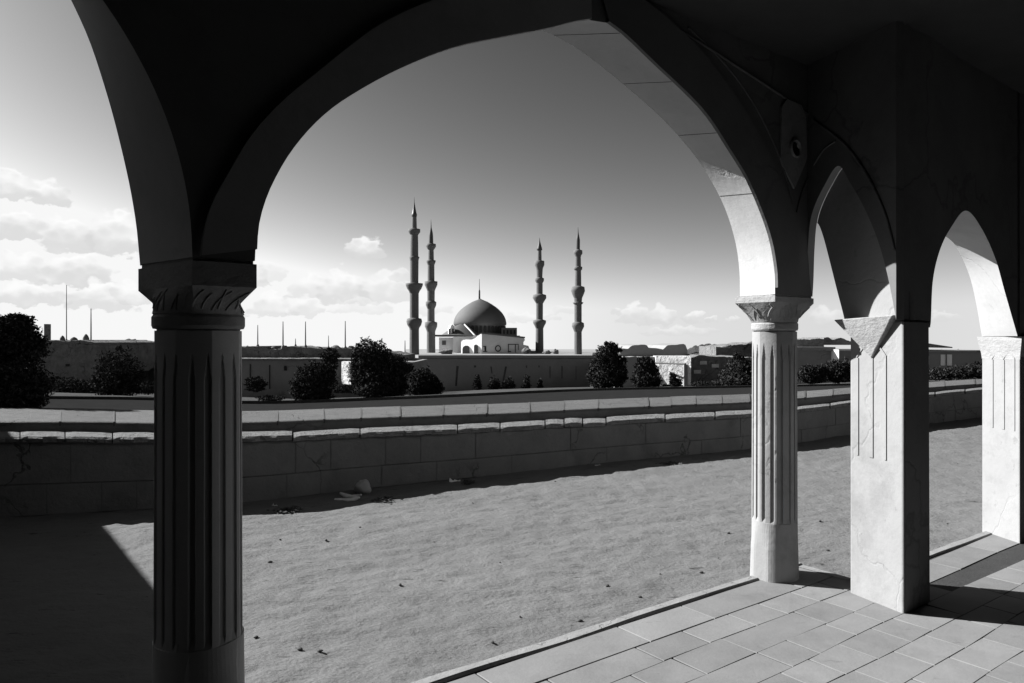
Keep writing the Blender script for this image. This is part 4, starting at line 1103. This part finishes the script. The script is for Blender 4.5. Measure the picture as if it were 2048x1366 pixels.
# slot window and round window, a framed window to the right
mbox(969, 972.4, 692, 703, FD-.06, .2, 'darkhole', 'slot_window', fb)
mbox(966.5, 969, 692, 693.8, FD-.05, .2, 'darkhole', 'slot_window', fb); mbox(966, 974.5, 702.4, 704, FD-.05, .2, 'darkhole', 'sill', fb)
c = at(996, 697, FD); kf = FD/FX
ro, ri = 6.2*kf, 4.4*kf
mb = MB(); n_ = 24
rows = [[(c.x+r*math.cos(2*PI*k/n_)*.95, FD+d, c.z+r*math.sin(2*PI*k/n_)*1.05) for k in range(n_)] for r, d in ((ro, .05), (ro, -.12), (ri, -.12), (ri, .05))]
mb.grid(rows, False, True); mb.build('round_window', M['darkhole'], fb)
for x0, x1, y0, y1 in ((1016, 1017.4, 688, 705), (1016, 1036, 688, 689.4), (1030, 1031.4, 689, 705), (1036, 1037.2, 688, 700), (1016, 1022, 702, 704)):
    mbox(x0, x1, y0, y1, FD-.06, .16, 'darkhole', 'window_frame', fb)
# sunlit curved porch sweeping up to the front block
mb = MB(); prf = [(920, 712), (920, 684), (924, 680), (930, 679), (938, 679.5), (944, 679), (950, 676), (956, 671), (962, 667.5), (963.5, 667.5), (963.5, 712)]
vf = [(at(x, y, FD).x - 0, FD + (964-x)*.05, fz(y)) for x, y in prf]; vb = [(v[0], FD+9, v[2]) for v in vf]; n_ = len(prf)
mb.add(vf+vb, [tuple(range(n_)), tuple(range(2*n_-1, n_-1, -1))] + [(i, (i+1) % n_, n_+(i+1) % n_, n_+i) for i in range(n_)])
po = mb.build('porch', M['white'], mos)
for x0, hw, yt in ((933, 8, 691), (952, 4, 689)):
    mb = MB(); D0 = FD + (964-x0)*.05
    out = [(at(x0-hw, 0, D0).x, fz(710))] + [(at(x0+hw*math.cos(a), 0, D0).x, fz(yt+hw*.9-hw*.9*math.sin(a))) for a in (PI, PI*.8, PI*.6, PI*.4, PI*.2, 0)] + [(at(x0+hw, 0, D0).x, fz(710))]
    n_ = len(out); mb.add([(x, D0-.25, z) for x, z in out]+[(x, D0+.4, z) for x, z in out], [tuple(range(n_)), tuple(range(2*n_-1, n_-1, -1))] + [(i, (i+1) % n_, n_+(i+1) % n_, n_+i) for i in range(n_)])
    mb.build('arched_door', M['minaret'], po)
mb = MB(); a0 = at(919, 0, FD).x
# minarets: (y, half width px)
def minaret(cx, D, prof, label):
    root = thing('minaret', at(cx, prof[-1][0], D), label, 'minaret', 'minarets around the mosque')
    c = at(cx, 680, D); k = D/FX
    # spire = up to index with flag, balconies flagged by 'b'
    seg = []; cur = None
    for y, w_, kind in prof:
        if cur is None or kind != cur[0]:
            if cur: seg.append(cur)
            cur = (kind, [cur[1][-1]] if cur else []); 
        cur[1].append((y, w_))
    seg.append(cur)
    names = dict(s='spire', f='shaft', b='balcony'); mats = dict(s='spire', f='minaret', b='minaret')
    for kind, pts in seg:
        mb = MB(); pr_ = [(max(.015, w_*k), H+(680-y)*k) for y, w_ in pts]
        mb.lathe((c.x, c.y), pr_, 20 if kind != 'f' else 16, kind != 'f')
        mb.build(names[kind], M[mats[kind]], root)
    return root
minaret(828.5, 96, [(394, .2, 's'), (405, .7, 's'), (416, 2.5, 's'), (427, 4.6, 's'), (428, 5.4, 's'), (432, 5.4, 's'), (434, 4.6, 's'), (457, 5.2, 'f'), (458.5, 12, 'b'), (464, 12, 'b'), (468, 9, 'b'), (470, 7.6, 'b'), (490, 8, 'f'), (513, 8.2, 'f'), (514, 10.5, 'b'), (518, 9.2, 'b'), (522, 8.6, 'b'), (566, 8.3, 'f'), (567, 17.5, 'b'), (571, 17, 'b'), (577, 14.5, 'b'), (582, 11, 'b'), (587, 9, 'b'), (636, 9, 'f'), (637.5, 14.5, 'b'), (643, 15.8, 'b'), (650, 14, 'b'), (656, 10, 'b'), (660, 9.4, 'b'), (712, 9.8, 'f')], 'tallest minaret with wide balconies at the left end')
minaret(862, 110, [(439, .2, 's'), (455, 1.2, 's'), (466, 3.6, 's'), (472, 4.2, 's'), (487, 4.6, 's'), (488, 9.6, 'b'), (493, 10, 'b'), (498, 7, 'b'), (500, 5.4, 'b'), (520, 5.8, 'f'), (521, 9.4, 'b'), (524, 9.2, 'b'), (530, 6.8, 'b'), (562, 7, 'f'), (563, 13, 'b'), (570, 12.8, 'b'), (577, 9.4, 'b'), (582, 7.6, 'b'), (602, 7.4, 'f'), (604, 10.6, 'b'), (610, 10.6, 'b'), (616, 8, 'b'), (618, 7.2, 'b'), (643, 7.4, 'f'), (645, 12.6, 'b'), (653, 12.4, 'b'), (660, 9.4, 'b'), (664, 8.4, 'b'), (710, 8.8, 'f')], 'shorter minaret second from the left, close beside the tallest')
minaret(1079, 114, [(475, .2, 's'), (482, 1.2, 's'), (490, 3.2, 's'), (497, 5.2, 's'), (500, 5.6, 's'), (501, 3.9, 's'), (521, 4.3, 'f'), (522, 9.6, 'b'), (530, 9.8, 'b'), (536, 7, 'b'), (540, 6.4, 'b'), (555, 5.8, 'f'), (557, 9.2, 'b'), (562, 8.8, 'b'), (566, 6.4, 'b'), (588, 6.4, 'f'), (590, 13.2, 'b'), (596, 13.8, 'b'), (602, 10, 'b'), (607, 7, 'b'), (639, 6.8, 'f'), (641, 13, 'b'), (646, 13, 'b'), (652, 9.6, 'b'), (657, 7.6, 'b'), (709, 8.2, 'f')], 'slim minaret just right of the dome, third from the left')
minaret(1156, 98, [(454, .2, 's'), (466, 1.2, 's'), (474, 2.8, 's'), (480, 3.9, 's'), (499, 3.9, 's'), (501, 8.6, 'b'), (507, 9, 'b'), (511, 6.4, 'b'), (514, 5.6, 'b'), (533, 6, 'f'), (534, 8.6, 'b'), (539, 8.4, 'b'), (541, 6.2, 'b'), (572, 6.6, 'f'), (574, 13, 'b'), (582, 14, 'b'), (590, 11, 'b'), (596, 8.4, 'b'), (604, 7.6, 'f'), (605, 11, 'b'), (608, 9, 'b'), (609, 7.4, 'b'), (644, 7.4, 'f'), (646, 11.8, 'b'), (653, 12.4, 'b'), (659, 9.4, 'b'), (664, 7.4, 'b'), (712, 8.0, 'f')], 'separate minaret at the right end of the terrace')
# rubble beside the mosque
for i, (x, y, w_, h_) in enumerate(((1052, 702, 9, 6), (1095, 705, 8, 4), (1112, 704, 6, 5), (892, 704, 14, 5))):
    p = at(x, y, 100); k = 100/FX
    mb = MB(); mb.blob(p, w_*k, w_*k*.8, h_*k, 40+i, .35)
    lab = ('heap of pale rubble right of the mosque wall', 'low flat rubble heap between the right minarets', 'small rubble lump right of the slim minaret', 'low grassy mound at the foot of the left wing')[i]
    retarget(tag(mb.build('rubble_heap', M['rubble']), lab, 'rubble'), p)

# ------------------------------------------------------------------ unseen blocks past the left edge, added and shaped to shade the courtyard
E0 = Vector((-4.39, 4.277))*H; ed = Vector((.61, -.79)); eo = Vector((-.79, -.61))
wing = thing('shade_block', (E0.x, E0.y, 0), 'plain unseen block added to cast shade over the left of the courtyard', 'building')
ha = 1.8*H
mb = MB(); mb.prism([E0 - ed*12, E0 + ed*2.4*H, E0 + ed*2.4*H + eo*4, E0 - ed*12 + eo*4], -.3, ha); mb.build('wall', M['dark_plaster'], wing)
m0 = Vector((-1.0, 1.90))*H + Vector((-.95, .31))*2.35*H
mb = MB(); mb.prism([m0, m0 + eo*3, m0 + eo*3 + Vector((-.31, -.95))*2.9, m0 + Vector((-.31, -.95))*2.9], -.3, 6.6*H); mb.build('shade_tower', M['dark_plaster'], wing)  # unseen block added to keep the near column and left arch shaded

# ------------------------------------------------------------------ small things lying in the courtyard
def gp(x, y): 
    p = onground(x, y, GZ - .015); return p
p = gp(726, 990); mb = MB(); k = p.y/FX
mb.blob(p + Vector((0, 0, 15*k)), 17*k, 14*k, 14*k, 4, .22, 20, 12)
retarget(tag(mb.build('rock', M['rock']), 'pale rounded rock lying at the foot of the low wall', 'rock'), p)
def paper(x, y, w_, h_, lab, seed, cat='litter', m='paper'):
    p = gp(x, y); k = p.y/FX; R = random.Random(seed); rows = []
    for i in range(5):
        rows.append([p + Vector(((j/4-.5)*w_*k + R.uniform(-.1, .1)*w_*k, (i/4-.5)*w_*k*.8, .012 + abs(R.gauss(0, .35))*h_*k)) for j in range(5)])
    mb = MB(); mb.grid(rows); mb.grid([[q_ - Vector((0, 0, .003)) for q_ in r] for r in rows])
    return retarget(tag(mb.build('paper_scrap', M[m]), lab, cat), p)
paper(910, 966, 20, 8, 'white crumpled paper scrap in the shade below the low wall', 3)
paper(1196, 933, 12, 4, 'small white paper scrap in the shade far along the wall', 4)
paper(550, 1016, 10, 8, 'tiny white scrap near the large dark column at the shade edge', 5)
# splintered plank
p = gp(700, 1000); k = p.y/FX; mb = MB()
mb.tube([p+Vector((-24*k, .10, 10*k)), p+Vector((-8*k, .05, 5*k)), p+Vector((18*k, 0, 3*k))], [.012, .03, .022], 6)
mb.tube([p+Vector((-28*k, -.05, 2*k)), p+Vector((6*k, -.1, 3*k)), p+Vector((20*k, -.02, 6*k))], [.02, .03, .012], 6)
mb.tube([p+Vector((0*k, .1, 3*k)), p+Vector((20*k, .06, 8*k))], [.02, .012], 6)
retarget(tag(mb.build('broken_branch', M['wood']), 'bleached broken branch lying at the edge of the wall shadow', 'branch'), p)
for x, y, w_, lab in ((575, 1024, 26, 'dark patch of dead leaves on the sand near the big column'), (770, 1003, 22, 'dark leaf litter trail right of the bleached branch'), (935, 968, 14, 'dark clod at the shadow edge under the white paper'), (1345, 930, 22, 'thin dark line of leaf litter near the slender column')):
    p = gp(x, y); k = p.y/FX; g = np.random.default_rng(int(x)); root = None
    n_ = 260
    P = np.stack([p.x + g.normal(size=n_)*w_*k*.45, p.y + g.normal(size=n_)*.05, p.z + .012 + np.abs(g.normal(size=n_))*.010], 1)
    a = g.normal(size=(n_, 3))*np.array([1, 1, .4])*.016; b = g.normal(size=(n_, 3))*np.array([1, 1, .4])*.010
    v = np.stack([P-a, P+b, P+a, P-b], 1).reshape(-1, 3)
    mb = MB(); mb.add(v.tolist(), [(4*i, 4*i+1, 4*i+2, 4*i+3) for i in range(n_)])
    retarget(tag(mb.build('leaf_litter', M['pebble']), lab, 'leaf litter'), p)
mb = MB(); mb.blob((0, 0, 0), .03, .022, .014, 77, .3, 10, 6)
peb = mb.build('pebble', M['pebble'])
spots = [(652, 1084), (868, 1087), (720, 1060), (560, 1083), (1014, 998), (1215, 1179), (1403, 1148), (1437, 1122), (1040, 1243), (600, 1305), (640, 1312), (512, 1282), (540, 1130), (1320, 1156), (1280, 1200), (1160, 1246), (1457, 1073), (1405, 920), (1290, 967), (945, 1010), (1110, 965), (1655, 1105), (1640, 1050), (1895, 1050), (1915, 930), (985, 1290), (800, 1180), (1000, 1130)]
for i, (x, y) in enumerate(spots):
    o = peb if i == 0 else peb.copy()
    if i: COL.objects.link(o)
    p = gp(x, y); o.location = (p.x, p.y, GZ + float(ground_bump(np.array([p.x]), np.array([p.y]))[0]) + .006)
    s_ = rnd.uniform(.25, .6); o.scale = (s_, s_, s_); o.rotation_euler = (0, 0, rnd.uniform(0, 6))
    tag(o, 'small dark stone lying on the sunlit sand of the courtyard', 'stone', 'small dark stones on the sand')

# ------------------------------------------------------------------ camera and render settings
cam = bpy.data.cameras.new('camera'); co = bpy.data.objects.new('camera', cam); COL.objects.link(co)
co.location = (0, 0, H); co.rotation_euler = (PI/2, 0, 0)
cam.sensor_width = 36; cam.lens = FX/2048*36; cam.shift_y = -3/2048
cam.clip_start = .05; cam.clip_end = 6000
S.camera = co
S.view_settings.view_transform = 'Standard'; S.view_settings.look = 'None'
S.view_settings.exposure = 1.5; S.view_settings.gamma = 1
S.cycles.use_denoising = True
S.cycles.max_bounces = 6; S.cycles.diffuse_bounces = 3
